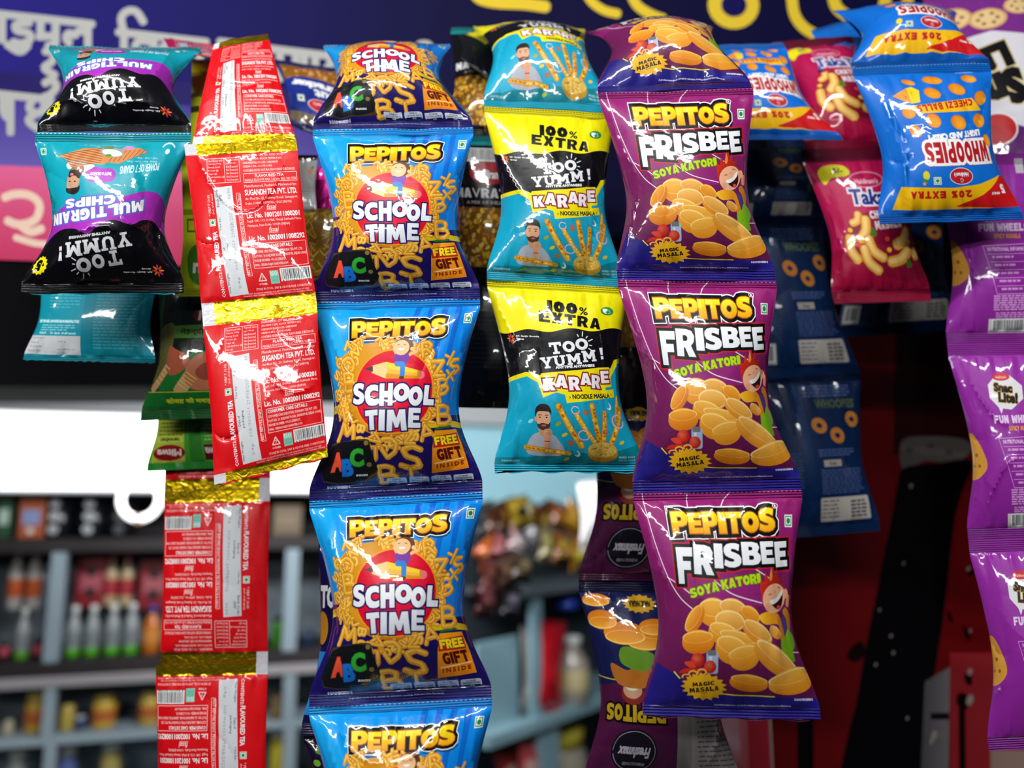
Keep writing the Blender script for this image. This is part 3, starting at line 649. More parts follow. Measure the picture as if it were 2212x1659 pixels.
def person_bust(a, cx, cy, s, shirt='#A9ADB8', flip=False):
    """a bearded man with a hand at his chin"""
    k = -1 if flip else 1
    P = lambda x, y: (cx + k * x * s, cy + y * s)
    f = lambda *v: [c for i in range(0, len(v), 2) for c in P(v[i], v[i + 1])]
    a.add(blob(*f(-7, 21, -6.5, 12, -2, 8.5, 3, 8.5, 8, 12, 11, 21)), shirt)
    a.add(blob(*f(-2, 5, 3, 5, 3, 10, -1, 10)), '#C68F6C')
    a.add([l for l in ell(*P(.4, 1.2), 3.9 * s, 5.2 * s)], '#D9A380').add(ell(*P(-3.7, 1.5), .8 * s, 1.2 * s), '#D39A78')
    a.add(blob(*f(-4, .5, -4, -3.5, -1, -6, 3, -5.6, 4.8, -3, 4.6, -.5, 3.5, -2.2, -2.5, -2.2)), '#2B2220')
    a.add(blob(*f(-3.6, 2.5, -2.5, 4, 0, 3.4, 3.2, 3.8, 4.2, 2.5, 3.6, 5.8, .8, 7.2, -2.2, 6)), '#4A352C').add(blob(*f(-.6, 4.4, 1.8, 4.2, 1.4, 5, 0, 5)), '#B86A5E')
    for x in (-1.5, 2.2): a.add(ell(*P(x, .6), .55 * s, .35 * s, n=8), '#2A1A14').add(line([P(x - .9, -.5), P(x + .9, -.6)], .4 * s), '#33241E')
    a.add(blob(*f(1, 20, 1, 12, .4, 8, 2, 6.4, 4.8, 7, 5, 10, 3.6, 13, 4, 20)), '#D29A76').add(line([P(1.2, 13.5), P(3.8, 13.5)], .7 * s), '#B8402E')
    for y in (7.4, 8.4, 9.4): a.add(line([P(2, y), P(4.6, y + .2)], .18 * s), '#A87050')

def stick(a, x0, y0, x1, y1, w, rnd):
    a.add(line([(x0, y0), (x1, y1)], w), '#A86A10').add(line([(x0, y0), (x1, y1)], w * .8), '#E0A82A')
    P0, P1 = np.array([x0, y0]), np.array([x1, y1]); n = int(np.hypot(*(P1 - P0)) / 2.2)
    for i in range(n):
        q = P0 + (P1 - P0) * (i + .5) / n; o = rnd.uniform(-.28, .28) * w
        a.add(ell(q[0] + o, q[1], w * .2, w * .3, rnd.uniform(0, 180), 8), rnd.choice(('#B4641A', '#C87C1C', '#F0C850', '#F5D468')))

def karare():
    a = Art(135, '#12A3C6', back='#0C8FB0', seals=(5, 7)); a.warp = ([0, 5, 18, 50, 75, 100, 128, 135], [0, 5, 20.5, 52, 76, 102, 128, 135])
    R = Ref((1045, 228, 1328, 244, 1350, 618, 1052, 600), 135, 1050, 230, 4.253); f = R.flat; rnd = random.Random(2)
    a.add(pol(*f(-200, 1425), *f(300, 1440, 640, 1400, 900, 1460, 1600, 1400), *f(1600, 1560, -200, 1560)), '#0C7F90')
    a.add(box(0, 128, 100, 135), '#18B2D4')
    # yellow head, black middle
    wave = [R.p(x, 392 + 14 * math.sin(x / 62)) for x in np.linspace(-200, 1500, 60)]
    a.add([ccw(np.array([(0, 0)] + [(100, 0)] + [w for w in wave[::-1]]))], '#F2E60B')
    a.add([ccw(np.array(wave + R.pts(1500, 640, 1160, 640, 1090, 700, 1060, 720, 380, 760, 300, 730, -200, 770)))], K)
    a.add(pol(*f(-200, 765, 60, 765, 240, 730, 300, 732, 380, 762, 392, 745, 560, 735, 730, 728, 930, 712, 1040, 712, 1055, 735, 1105, 650, 1200, 640, 1500, 640, 1500, 690, 1150, 690, 1065, 800, 1075, 880, 1000, 885, 1000, 908, 1098, 905, 1100, 968, 615, 992, 600, 925, 520, 905, 400, 942, 355, 820, 250, 765, 60, 800, -200, 800)), '#F2E20E')
    for x in np.arange(1.5, 99, 2.4): a.add(box(x, .7, x + 1.1, 1.4), '#3A3A10')
    a.word('100', *R.b(485, 165, 745, 250), K, None, bold=1.0, wd={'1': .45}, gap=.1, r=-3).text('%', *R.b(760, 208, 838, 268), K, .2, r=-3)
    a.word('EXTRA', *R.b(405, 262, 950, 355), K, heavy, gap=.14, r=-5)
    cx, cy = R.p(1012, 238); a.add(ell(cx, cy, 4.9, 2.8), '#1E8C46').text('₹5', *R.b(972, 220, 1050, 256), WH, .3)
    cx, cy = R.p(130, 448)
    for i in range(8): a.add(ell(cx + 2.1 * math.cos(i * .785), cy + 2.1 * math.sin(i * .785), 1.3, .6, -i * 45, 8), ('#E0402E', '#F08A20', '#D02A70')[i % 3])
    a.text('RP- Sanjiv Goenka', *R.b(182, 428, 395, 446), WH, .05, res=1).text('Group', *R.b(182, 448, 255, 466), WH, .05, res=1)
    too_yumm(a, R, ((480, 492, 590, 588), (598, 484, 710, 576), (715, 464, 830, 560)), ((392, 612, 505, 706), (508, 602, 622, 690), (630, 590, 762, 680), (772, 565, 905, 660), (945, 545, 978, 642)), 7, (850, 485, 1))
    a.text('ANYTIME ANYWHERE', *R.b(525, 684, 890, 708), WH, .14, r=5, res=2)
    a.letters([(c, *R.b(*b), r) for c, b, r in (('K', (405, 790, 512, 890), 6), ('A', (515, 765, 632, 870), -4), ('R', (640, 782, 742, 895), 2), ('A', (745, 755, 852, 855), 0), ('R', (856, 775, 945, 888), -3), ('E', (952, 742, 1045, 848), 3))], '#F0EEF2', outs=((1.0, '#8A1E1A'),), font=heavy)
    a.text('NOODLE MASALA', *R.b(668, 930, 1042, 968), '#2A2A20', .2, r=2)
    for x in (640, 1055): a.add(line(R.pts(x, 940, x + 12, 948, x, 958), .35), '#2A2A20')
    person_bust(a, *R.p(395, 1085), 1.32)
    for q in ((535, 1005, 742, 1370, 4.6), (695, 1080, 850, 1330, 3.8), (845, 1015, 900, 1340, 4.2), (968, 1078, 930, 1340, 3.6), (1138, 972, 1080, 1180, 3.6), (1160, 1060, 1000, 1345, 4.2)): stick(a, *R.p(q[0], q[1]), *R.p(q[2], q[3]), q[4], rnd)
    cx, cy = R.p(918, 1430); a.add(ell(cx, cy, 10.2, 8), '#B98A22').add(ell(cx, cy - 2, 9.9, 6), '#D8B04A')
    for i in range(60): t, r = rnd.uniform(0, 6.28), rnd.random() ** .5; a.add(line(arc(cx + 8.6 * r * math.cos(t), cy - 2 + 4.8 * r * math.sin(t), .8, rnd.uniform(0, 360), rnd.uniform(360, 560), 4), .32), rnd.choice(('#F3DC8A', '#A87A1A', '#E4C464')))
    stick(a, *R.p(258, 1348), *R.p(640, 1425), 3.6, rnd)
    for x, y, r in ((690, 1050, 38), (760, 1260, 55), (1098, 1165, 68)):
        cx, cy = R.p(x, y); a.add(line(arc(cx, cy, r * .075, 0, 330, 14, r * .07), .65), '#C88AAE').add(line(arc(cx, cy, r * .068, 0, 330, 14, r * .063), .3), '#F4EAF2')
    for x, y in ((785, 1070), (645, 1330), (958, 1240)):
        cx, cy = R.p(x, y); a.add(burst(cx, cy, 3, 3, 8, .4), '#A8502A').add(burst(cx, cy, 1.8, 1.8, 8, .4, 20), '#C9744A')
    for x, y, c in ((535, 1150, '#9AA82A'), (592, 1248, '#F0C81E'), (1098, 1350, '#F0C01E'), (610, 1478, '#A0B82A'), (290, 1120, '#8FD4E2')): cx, cy = R.p(x, y); a.add(ell(cx, cy, 2.2, 1.2, 30), c)
    for x, y in ((1020, 1038), (700, 1430)): cx, cy = R.p(x, y); a.add(ell(cx, cy, 1.9, 2.6, 30), '#EDE9DE').add(ell(cx - .9, cy - .7, 1.6, 2.2, 30), '#12A3C6')
    for i in range(14): x, y = rnd.uniform(560, 1180), rnd.uniform(1000, 1450); cx, cy = R.p(x, y); a.add(ell(cx, cy, .5, .35, rnd.uniform(0, 90), 6), '#23402E')
    a.text('NAMKEEN', *R.b(68, 1460, 215, 1480), '#7FB9C6', .12).text('FRIED NOT', *R.b(1055, 1480, 1200, 1500), '#8FC6CE', .1, res=1).text('FIKAR NOT', *R.b(1055, 1510, 1200, 1530), '#8FC6CE', .1, res=1)
    return a
def too_yumm(a, R, tb, yb, r, sun):
    w = '#E9EBEE'
    a.letters([(c, *R.b(*b), r) for c, b in zip('TOO', tb)] + [(c, *R.b(*b), r) for c, b in zip('YUMM!', yb)], w, font=slab)
    cx, cy = R.p(tb[2][0] * .5 + tb[2][2] * .5, tb[2][1] * .5 + tb[2][3] * .5); rr = abs(R.b(*tb[2])[2] - R.b(*tb[2])[0]) / 2
    for i, t in enumerate((-112, -82, -52, -25, 5, 30)): t = math.radians(t); l = 1.25 + .35 * (i % 2); a.add(line([(cx + rr * 1.22 * math.cos(t), cy + rr * 1.22 * math.sin(t)), (cx + rr * (l + .35) * math.cos(t), cy + rr * (l + .35) * math.sin(t))], .7), w)
    rnd = random.Random(5)
    for b in list(tb) + list(yb):           # worn specks in the letters
        x0, y0, x1, y1 = R.b(*b)
        for _ in range(7): a.add(ell(rnd.uniform(x0, x1), rnd.uniform(y0, y1), .28, .16, rnd.uniform(0, 180), 5), '#6E7076')

def multigrain():
    a = Art(102, '#0D9FB2', back='#0B7F92', seals=(7, 6))
    R = Ref((396, 636, 44, 636, 78, 288, 412, 288), 102, 40, 280, 4.484); f = R.flat; rnd = random.Random(3)
    Wv = [R.p(x, y) for x, y in ((-60, 1250), (60, 1160), (160, 1090), (300, 1000), (440, 950), (600, 945), (740, 990), (860, 900), (1000, 860), (1180, 905), (1300, 865), (1420, 880), (1520, 960), (1620, 1060), (1750, 1200))]
    Pv = [R.p(x, y) for x, y in ((-60, 1150), (200, 880), (330, 790), (500, 720), (760, 700), (1000, 660), (1320, 595), (1480, 640), (1560, 720), (1620, 780), (1800, 900))]
    top = [(0, 0), (100, 0)]
    a.add([ccw(np.array(top + [tuple(v) for v in spline(Pv, 4)]))], '#A92FB8')
    a.add([ccw(np.array(top + [tuple(v) for v in spline(Wv, 4)]))], '#0C0C12')
    T = 7.5
    too_yumm(a, R, ((910, 1145, 1045, 1292), (752, 1180, 876, 1320), (592, 1215, 736, 1360)), ((1028, 975, 1172, 1112), (862, 1010, 1012, 1142), (676, 1035, 850, 1170), (480, 1062, 662, 1205), (400, 1112, 440, 1250)), T, (600, 1300, 1))
    a.text('ANYTIME ANYWHERE', *R.b(520, 988, 970, 1014), WH, .14, r=7)
    cx, cy = R.p(1375, 1350)
    for i in range(8): a.add(ell(cx + 2.3 * math.cos(i * .785), cy + 2.3 * math.sin(i * .785), 1.7, .6, -i * 45, 8), ('#E0402E', '#F08A20', '#D02A70')[i % 3])
    a.text('RP- Sanjiv Goenka', *R.b(1030, 1350, 1310, 1372), WH, .08, res=1).text('Group', *R.b(1215, 1320, 1310, 1340), WH, .08, res=1)
    cx, cy = R.p(188, 1302); a.add(burst(cx, cy, 6, 6, 13, .83), '#F3E50C').text('5', *R.b(132, 1245, 205, 1355), K, .7).text('₹', *R.b(210, 1275, 240, 1305), K, .1)
    a.word('MULTIGRAIN', R.p(1300, 800)[0], R.p(900, 850)[1], R.p(240, 900)[0], R.p(900, 745)[1], WH, heavy, outs=((.9, '#5A62C8'),), r=8, gap=.12)
    a.word('CHIPS', *R.b(465, 650, 1005, 735), WH, heavy, outs=((.9, '#5A62C8'),), r=5, gap=.1)
    a.add(blob(*f(690, 480, 700, 400, 780, 370, 850, 385, 930, 385, 985, 430, 960, 500, 800, 520)), '#A92FB8').text('TASTY & CRUNCHY', *R.b(730, 420, 945, 450), WH, .1, res=1)
    # man looking on, upside down on the hanging packet
    a.add(blob(*f(480, 340, 560, 320, 700, 340, 770, 365, 660, 420, 560, 385, 500, 390)), '#D8D4CE')
    cx, cy = R.p(550, 510); a.add(ell(*R.p(600, 395), 4.5, 4), '#9C6A50').add(ell(cx, cy, 4.8, 6.3, -12), '#C89A7C').add(blob(*f(470, 570, 480, 610, 560, 628, 620, 600, 632, 545, 600, 560, 520, 570)), '#2A2424').add(blob(*f(505, 470, 520, 405, 600, 400, 640, 430, 620, 480, 570, 450)), '#3E2E2A').add(ell(*R.p(540, 440), 1.3, .8), '#D8788A')
    for x in (515, 575): a.add(ell(*R.p(x, 505), .8, .4), '#2A1A14')
    # ridged crisps with dip
    for q in ((385, 270, 640, 190, 820, 185, 800, 340), (480, 300, 900, 200, 1180, 185, 1250, 225, 1000, 340), (640, 330, 900, 300, 860, 350)):
        a.add(pol(*f(*q)), '#D08A50')
    for i in range(9): y = 195 + i * 17; a.add(line(R.pts(430 + i * 12, y + 55 - i * 3, 830, y - 5), .55), '#9A4A22').add(line(R.pts(430 + i * 12, y + 62 - i * 3, 830, y + 2), .3), '#E8B078')
    for i in range(8): x = 900 + i * 45; a.add(line(R.pts(x, 330 - i * 8, x + 60, 220 - i * 3), .5), '#A8562A')
    a.add(ell(*R.p(920, 230), 8, 3.2, -10), '#8FA0A0').add(ell(*R.p(920, 235), 6.6, 2.2, -10), '#E4E4D8').add(ell(*R.p(890, 262), 2, .9), '#5E9A3A').add(ell(*R.p(1070, 190), 4, 1.3), '#C88AC0').add(ell(*R.p(880, 185), 3.5, 1.0), '#6A8A5A')
    a.text('POWER OF 7 GRAINS', *R.b(1020, 345, 1400, 420), '#D4EEF2', .1, r=6).small(['Wheat - Rice - Corn - Gram', 'Oats - Soya - Ragi'], R.p(1370, 330)[0], R.p(1300, 330)[1], R.p(1080, 300)[0], 1.4, 1, '#BFE6EC')
    cx, cy = R.p(1455, 210); a.add(line(arc(cx, cy + 1, 4, 20, 160, 8), 1.0), '#D6F0F4').add(ell(cx, cy - .6, 1.5, 1.8), '#D6F0F4')
    a.veg(*R.b(205, 195, 265, 250)[:2], 4.2)
    for x in np.arange(1.5, 99, 2.6): a.add(box(x, 101, x + 1.2, 101.5), '#BFEFF6')
    return a

def tea():
    q = (437, 682, 684, 655, 709, 990, 464, 1052)
    a = Art(147, '#DA0D17', back='#DA0D17', seals=(10, 10)); R = Ref(q, 147, 430, 680, 4.366); f = R.flat; w = '#F6D2CF'
    gold = lg('#B4980C', '#9C820A', 0, 0, 100, 0, foil=.9)
    a.add(box(0, 0, 100, 10), gold).add(box(0, 137, 100, 147), gold).add(box(0, 0, 10.5, 10), '#CFCFD6').add(box(0, 137, 10.5, 147), '#CFCFD6')
    for x in np.arange(12, 99, 2.2): a.add(box(x, .5, x + 1, 1), '#6A5A10')
    frame = lambda x0, y0, x1, y1, c=w, t=.45: a.add(line([(x0, y0), (x1, y0), (x1, y1), (x0, y1)], t, True, False), c)
    # nutrition table
    frame(19, 14, 48, 36); a.add(line([(34.5, 14), (34.5, 36)], .4, cap=False), w)
    a.small(['Nutritional info', 'Calories /100g', 'Energy (kcal)', 'Protein (g)', 'Sugar (g)', 'Carbohydrates (g)', 'Fat (g)'], 20, 15, 34, 2.0, .95, w, 1, bold=0.017)
    a.small(['Typical value', 'per 100 ml', 'Not Detected', 'Not Detected', 'Not Detected', 'Not Detected', 'Not Detected'], 36, 15, 47, 2.0, .95, w, 1, bold=0.017)
    a.small(['INGREDIENTS - CTC TEA, MIXED SPICES', '(SAUNTH-1.24%, BLACK PEPPER-0.63%,', 'CARDAMOM BLACK-0.25%, CARDAMOM', 'GREEN-0.25%, CLOVE-0.24%)', 'CONTAINS ADDED NATURAL FLAVOURING SUBSTANCES'], 51, 11.5, 96, 2.3, 1.1, w, 1, bold=0.028)
    frame(51, 29, 97, 37); a.text('FLAVOURED TEA', 61, 30, 86, 32.8, WH, .05, res=1).text('MASALA FLAVOUR MAX. 2.6% w/w REG. NO: F-58', 52, 33.8, 96, 36.2, w, .03, res=1)
    a.text('Manufactured, Packed & Marketed by:', 51, 39, 96, 42.2, w, .03, res=1).text('SUGANDH TEA PVT. LTD.', 51, 43.4, 96, 48.6, WH, .14)
    a.small(['At: Plot No. 20, Railway Road, Samaypur,', 'Delhi- 110042  (WM No.: DL/1285/90)'], 51, 50.4, 96, 2.9, 1.3, w, 1, bold=0.028)
    for y, n, ad in ((60, '10012011000201', 0), (80, '10020011008292', 1)):
        a.text('fssai', 69, y - 2.8, 77, y + 1.6, w, .1, skew=.2).add(line([(68.5, y + 2.2), (76.5, y + 2.2)], .4), w)
        a.text('Lic. No. ' + n, 51, y + 4, 96 if not ad else 98, y + 8.6, WH, .14)
    a.small(['Regd. Off.: 113, D-Mall, Netaji Subhash Place,', 'Pitampura, New Delhi- 110034 (INDIA)'], 51, 70, 97, 2.8, 1.2, w, 1, bold=0.028)
    frame(52, 91, 98, 112); a.text('CONSUMER CARE DETAILS:', 53, 92, 87, 95, WH, .06, res=1)
    a.small(['CUSTOMER CARE EXECUTIVE, SUGANDH TEA PVT. LTD.', 'PLOT NO. 20, RAILWAY ROAD, SAMAYPUR, DELHI 110042', 'PHONE NUMBER: +91-11-27833119,', 'EMAIL : FEEDBACK@SUGANDHTEA.COM'], 53, 96.8, 97.5, 2.6, 1.2, w, 1, bold=0.035)
    a.bars(74, 114.5, 98, 123.5, 4); a.text('8 906000 012048', 74, 123.8, 98, 125.6, '#222222', .05, res=1)
    a.add(box(64, 115, 71.5, 126.5), '#7CC8B4').text('ISO', 64.8, 115.6, 70.8, 119.4, WH, .06, res=1)
    a.small(['9001:2008', 'CERTIFIED'], 65, 120.5, 70.8, 1.6, .8, '#3A8A7A')
    a.add(line([(54, 123), (60.5, 123), (57.3, 116.5)], .9, True), w).text('7', 56.5, 119.5, 58.3, 122.3, w, .03, res=1).text('OTHER', 53.5, 125, 61, 126.8, w, .05, res=1)
    a.text('STORE IN COOL, DRY & ODOUR FREE CONDITIONS', 50, 129, 98, 131.4, w, .02, res=1)
    a.small(['COPYRIGHT: ALL RIGHTS RESERVED. FOR INFORMATION OF THE PRODUCT USED', 'WARNING: UNAUTHORISED COPYING OF THE TRADEMARK IS A PUNISHABLE OFFENCE'], 38, 132.6, 98, 1.3, .6, w)
    # upright columns
    V = lambda t, x0, y0, x1, y1, col, b=.03, res=1: a.add(grow(vert(t, x0, y0, x1, y1, res), b), col)
    a.add(pol(23.5, 40, 40, 39, 43, 133, 26.5, 134), '#D4D8DC')
    V('CONTENTS:', 20, 112, 22.8, 134, WH, .06); V('FLAVOURED TEA', 18.5, 78, 22.6, 111, WH, .15, 2); V('* MRP ₹ 10.00', 16.6, 46, 19.2, 64, w); V('(incl. of all taxes)', 20.2, 45, 22.4, 63, w)
    a.veg(16.5, 67, 6)
    for t, y0, y1, x in (('Net Weight:', 114, 131, 26.6), ('Date of', 92, 101, 26.2), ('packaging', 88, 103, 30), ('Use by:', 66, 77, 25.5), ('Batch Code:', 40.8, 57, 25), ('SMT', 46, 52, 28.6)): V(t, x, y0, x + 2.4, y1, '#4A4C50', .05)
    for t, y0, y1 in (('24g', 118, 128), ('30/JUN/2021', 87, 112), ('29/FEB/2022', 60, 84), ('0630', 41, 51)): V(t, 35.5, y0, 38.3, y1, '#8A8E94', .0)
    a.add(line([(43.5, 46), (46.8, 46), (49, 118), (45.6, 118)], .4, True, False), w); V('BEST BEFORE EIGHT MONTHS FROM PACKAGING', 44.7, 47, 47.4, 117, w, .05)
    return a
def vert(t, x0, y0, x1, y1, res=1):
    L = fit(glyphs(t, res), 0, 0, (y1 - y0), (x1 - x0))
    return [np.stack([x0 + l[:, 1], y1 - l[:, 0]], 1) for l in L]

def puffball(a, cx, cy, rx, ry, r=0): a.add(ell(cx, cy, rx, ry, r, 20), '#C86A0E').add(ell(cx - .2, cy - .2, rx * .93, ry * .92, r, 20), rg('#FBB02E', '#E58814', cx - rx * .3, cy - ry * .3, rx * 1.1, ry * 1.1))
def haldi(a, cx, cy, rx, ry, c='#C21E2A', r=0):
    a.add(ell(cx, cy, rx, ry, r, 26), WH).add(ell(cx, cy, rx * .95, ry * .93, r, 26), c)
    a.text('Haldiram\'s', cx - rx * .62, cy - ry * .1, cx + rx * .62, cy + ry * .42, WH, .12, r=r, skew=.1, res=1); a.add(line(arc(cx, cy - ry * .5, rx * .12, 0, 330, 8, ry * .22), .4), '#F0C8CC')
def whoopies():
    a = Art(117, '#0C6FD6', back='#08357E', seals=(6, 7), nx=40)
    R = Ref((2208, 472, 1898, 484, 1838, 142, 2136, 130), 117, 1820, 120, 4.366); f = R.flat
    a.add(pol(*f(455, 1450, 490, 1225, 1000, 1225, 1250, 1190, 1510, 1105, 1400, 1450)), '#F6BE0E')
    a.add([ccw(np.vstack([spline(R.pts(1510, 1110, 1300, 1290, 1060, 1400), 4), R.pts(1060, 1412, 2000, 1412, 2000, 1110)]))], '#D3181E')
    a.add(box(0, 0, 100, 9.4), '#0C5FBE')
    a.word('20% EXTRA', *R.b(595, 1255, 1190, 1330), '#C21A1A', None, bold=.55, wd={' ': .5}, gap=.18)
    a.text('5', *R.b(1485, 1190, 1535, 1280), WH, .5).text('ONLY', *R.b(1385, 1265, 1475, 1290), WH, .15)
    haldi(a, *R.p(1070, 1112), 8.9, 6.2)
    a.veg(*R.b(785, 1110, 870, 1195)[:2], 5.5)
    a.add(ell(*R.p(720, 1110), 2.4, 3.2), '#E8D81E').add(ell(*R.p(715, 1165), 2, 1.7), '#3A8A3A').add(ell(*R.p(712, 1190), 1.2, 1.2), '#E09A8A')
    a.word('WHOOPIES', *R.b(700, 790, 1395, 985), '#B8141E', heavy, outs=((2.3, '#B8141E'), (2.0, WH)), r=0, gap=.13)
    a.text('LIGHT AND CRISPY', *R.b(715, 705, 1300, 765), WH, .4, r=4)
    for x, y, rx, ry, r in ((800, 600, 5.6, 5.3, -30), (1055, 615, 6.1, 5.3, -20), (1285, 595, 5.2, 5.2, -30), (570, 530, 5, 4.3, 10), (620, 700, 4.4, 4.6, 30), (1390, 780, 2.9, 4.8, 15), (815, 345, 6.2, 4, -15), (1055, 305, 6.3, 4.2, -20), (1295, 385, 5, 5.6, -30), (828, 222, 7.3, 3, -5), (1175, 205, 5.6, 2.8, -10), (600, 245, 4.9, 2, -15)):
        puffball(a, *R.p(x, y), rx, ry, r)
    a.add(pol(*f(430, 378, 570, 300, 690, 330, 690, 430, 600, 445)), '#F59A1E').add(pol(*f(570, 300, 620, 288, 690, 320, 690, 430, 605, 445)), '#F4D81E').add(ell(*R.p(555, 385), .9, .9), '#C8660E').add(ell(*R.p(615, 345), .9, .7), '#C8B00E')
    a.add(pol(*f(610, 465, 1200, 385, 1310, 500, 670, 535)), '#F6BE0E').word('CHEEZI BALLS', *R.b(650, 425, 1215, 490), '#C21A1A', heavy, gap=.2, r=5)
    a.text('NAMKEEN', *R.b(1060, 140, 1220, 152), '#9AC0EC', .05)
    for x in np.arange(2, 99, 2.6): a.add(box(x, 116, x + 1.2, 116.6), '#7FB0EE')
    return a
def curl_(a, x0, y0, x1, y1, w, b=3):
    m = np.array([(x0 + x1) / 2, (y0 + y1) / 2]); d = np.array([x1 - x0, y1 - y0]); n = np.array([-d[1], d[0]]) / max(np.hypot(*d), 1e-6)
    P = spline([(x0, y0), m + n * b, (x1, y1)], 4); a.add(line(P, w * 1.15), '#A8641A').add(line(P, w), '#E8A840').add(line(P - .4, w * .5), '#F8CC7A')
def takatak():
    a = Art(150, '#B81050', back='#6A0C30', seals=(12, 12), nx=36)
    R = Ref((1728, 322, 1955, 312, 2012, 648, 1806, 655), 150, 1700, 300, 3.771); f = R.flat
    a.add(box(0, 0, 100, 14), '#7A0A36').add(pol(0, 100, 100, 95, 100, 150, 0, 150), '#A20A3C').add(blob(30, 70, 100, 60, 130, 110, 80, 130, 30, 110), '#8E0A34')
    a.add(blob(*f(240, 300, 290, 235, 420, 225, 485, 280, 460, 325, 350, 340, 290, 400)), '#E8DE12').text('₹ 5/-', *R.b(290, 250, 435, 300), '#1E2A66', .3)
    cx, cy = R.p(612, 355); a.add(line(arc(cx, cy, 16, -170, 170, 20, 7.5), .9), '#E8A0B8').text("Haldiram's", cx - 11, cy - 1, cx + 11, cy + 4, '#F0C0D0', .15)
    x0, y0, x1, y1 = R.b(480, 435, 980, 570)
    a.text('TakaTak', x0, y0, x1 + 2, y1, '#16257E', .75, outs=((1.5, '#E8E8F4'),), r=-2)
    a.word('CHATPATA', *R.b(635, 605, 945, 670), '#E4D4DC', heavy, r=3, gap=.12).word('MASALA', *R.b(680, 690, 932, 760), '#E4D4DC', heavy, r=3, gap=.12)
    for q in ((540, 640, 490, 720, 7), (600, 680, 560, 850, 9), (470, 830, 560, 1010, 9), (625, 835, 770, 990, 9), (595, 910, 740, 1090, 9), (990, 775, 870, 890, 10), (995, 925, 825, 1020, 10), (1060, 930, 1050, 980, 8)):
        curl_(a, *R.p(q[0], q[1]), *R.p(q[2], q[3]), q[4], 4 if q[0] < q[2] else -3)
    for x, y in ((670, 790), (990, 1030)): cx, cy = R.p(x, y); a.add(blob(cx - 3, cy + 3, cx - 1, cy - 5, cx + 3, cy + 1, cx + 1, cy + 4), '#3E7A1E')
    for x, y, c in ((810, 925, '#F0C02A'), (1005, 865, '#F0C02A'), (790, 840, '#E04A30'), (545, 890, '#E04A30'), (475, 775, '#F0C02A')): a.add(ell(*R.p(x, y), 2.6, 2.3), c)
    return a
def blurb(a, x0, y0, x1, y1, n, col, h=1.4, seed=1):
    """a block of print too small to read: rows of word-length dashes"""
    r = random.Random(seed); st = (y1 - y0) / n
    for i in range(n):
        x = x0; e = x1 - (r.uniform(0, .35) * (x1 - x0) if i == n - 1 else r.uniform(0, .06) * (x1 - x0))
        while x < e - 1: w = r.uniform(2, 7); a.add(box(x, y0 + i * st, min(x + w, e), y0 + i * st + h), col); x += w + 1
def label_box(a, x0, y0, x1, y1, c='#D6D2CC', seed=1):
    a.add(rbox(x0, y0, x1, y1, 1.5), c); blurb(a, x0 + 2, y0 + 2, x0 + (x1 - x0) * .38, y1 - 1, 5, '#77777C', 1.2, seed); blurb(a, x0 + (x1 - x0) * .6, y0 + 3, x1 - 3, y1 - 1, 5, '#55565C', 1.6, seed + 1)
def whoopies_back():
    a = Art(122, lg('#061C3C', '#092E60', 0, 0, 0, 122), back='#0C3C80', seals=(6, 8), nx=32); t = '#46598A'  # shade on these backs is put into the ink, darkest at top
    a.add(box(28, 8, 36, 112), '#082C5A'); blurb(a, 38, 9, 88, 19, 4, t, 1.2, 1); a.text('WHOOPIES', 48, 20, 90, 27, '#4A5A3A', .3)
    for x, y in ((48, 40), (66, 48), (86, 36)): a.add(ell(x, y, 8, 6, -10), '#B8742A').add(ell(x, y, 3, 2, -10), '#08224E')
    blurb(a, 42, 58, 86, 64, 3, t, 1.2, 2); a.add(box(46, 66, 66, 71), '#A8A098'); a.text('fssai', 52, 67, 60, 70, '#55504C', .1)
    blurb(a, 42, 73, 90, 92, 10, t, 1.1, 3); blurb(a, 4, 60, 24, 90, 12, '#244A7E', 1.1, 4)
    label_box(a, 40, 94, 92, 112, '#CFC9C0', 5); a.add(rbox(2, 96, 16, 112, 1), '#B8B4AE').bars(4, 98, 14, 109, 3)
    return a
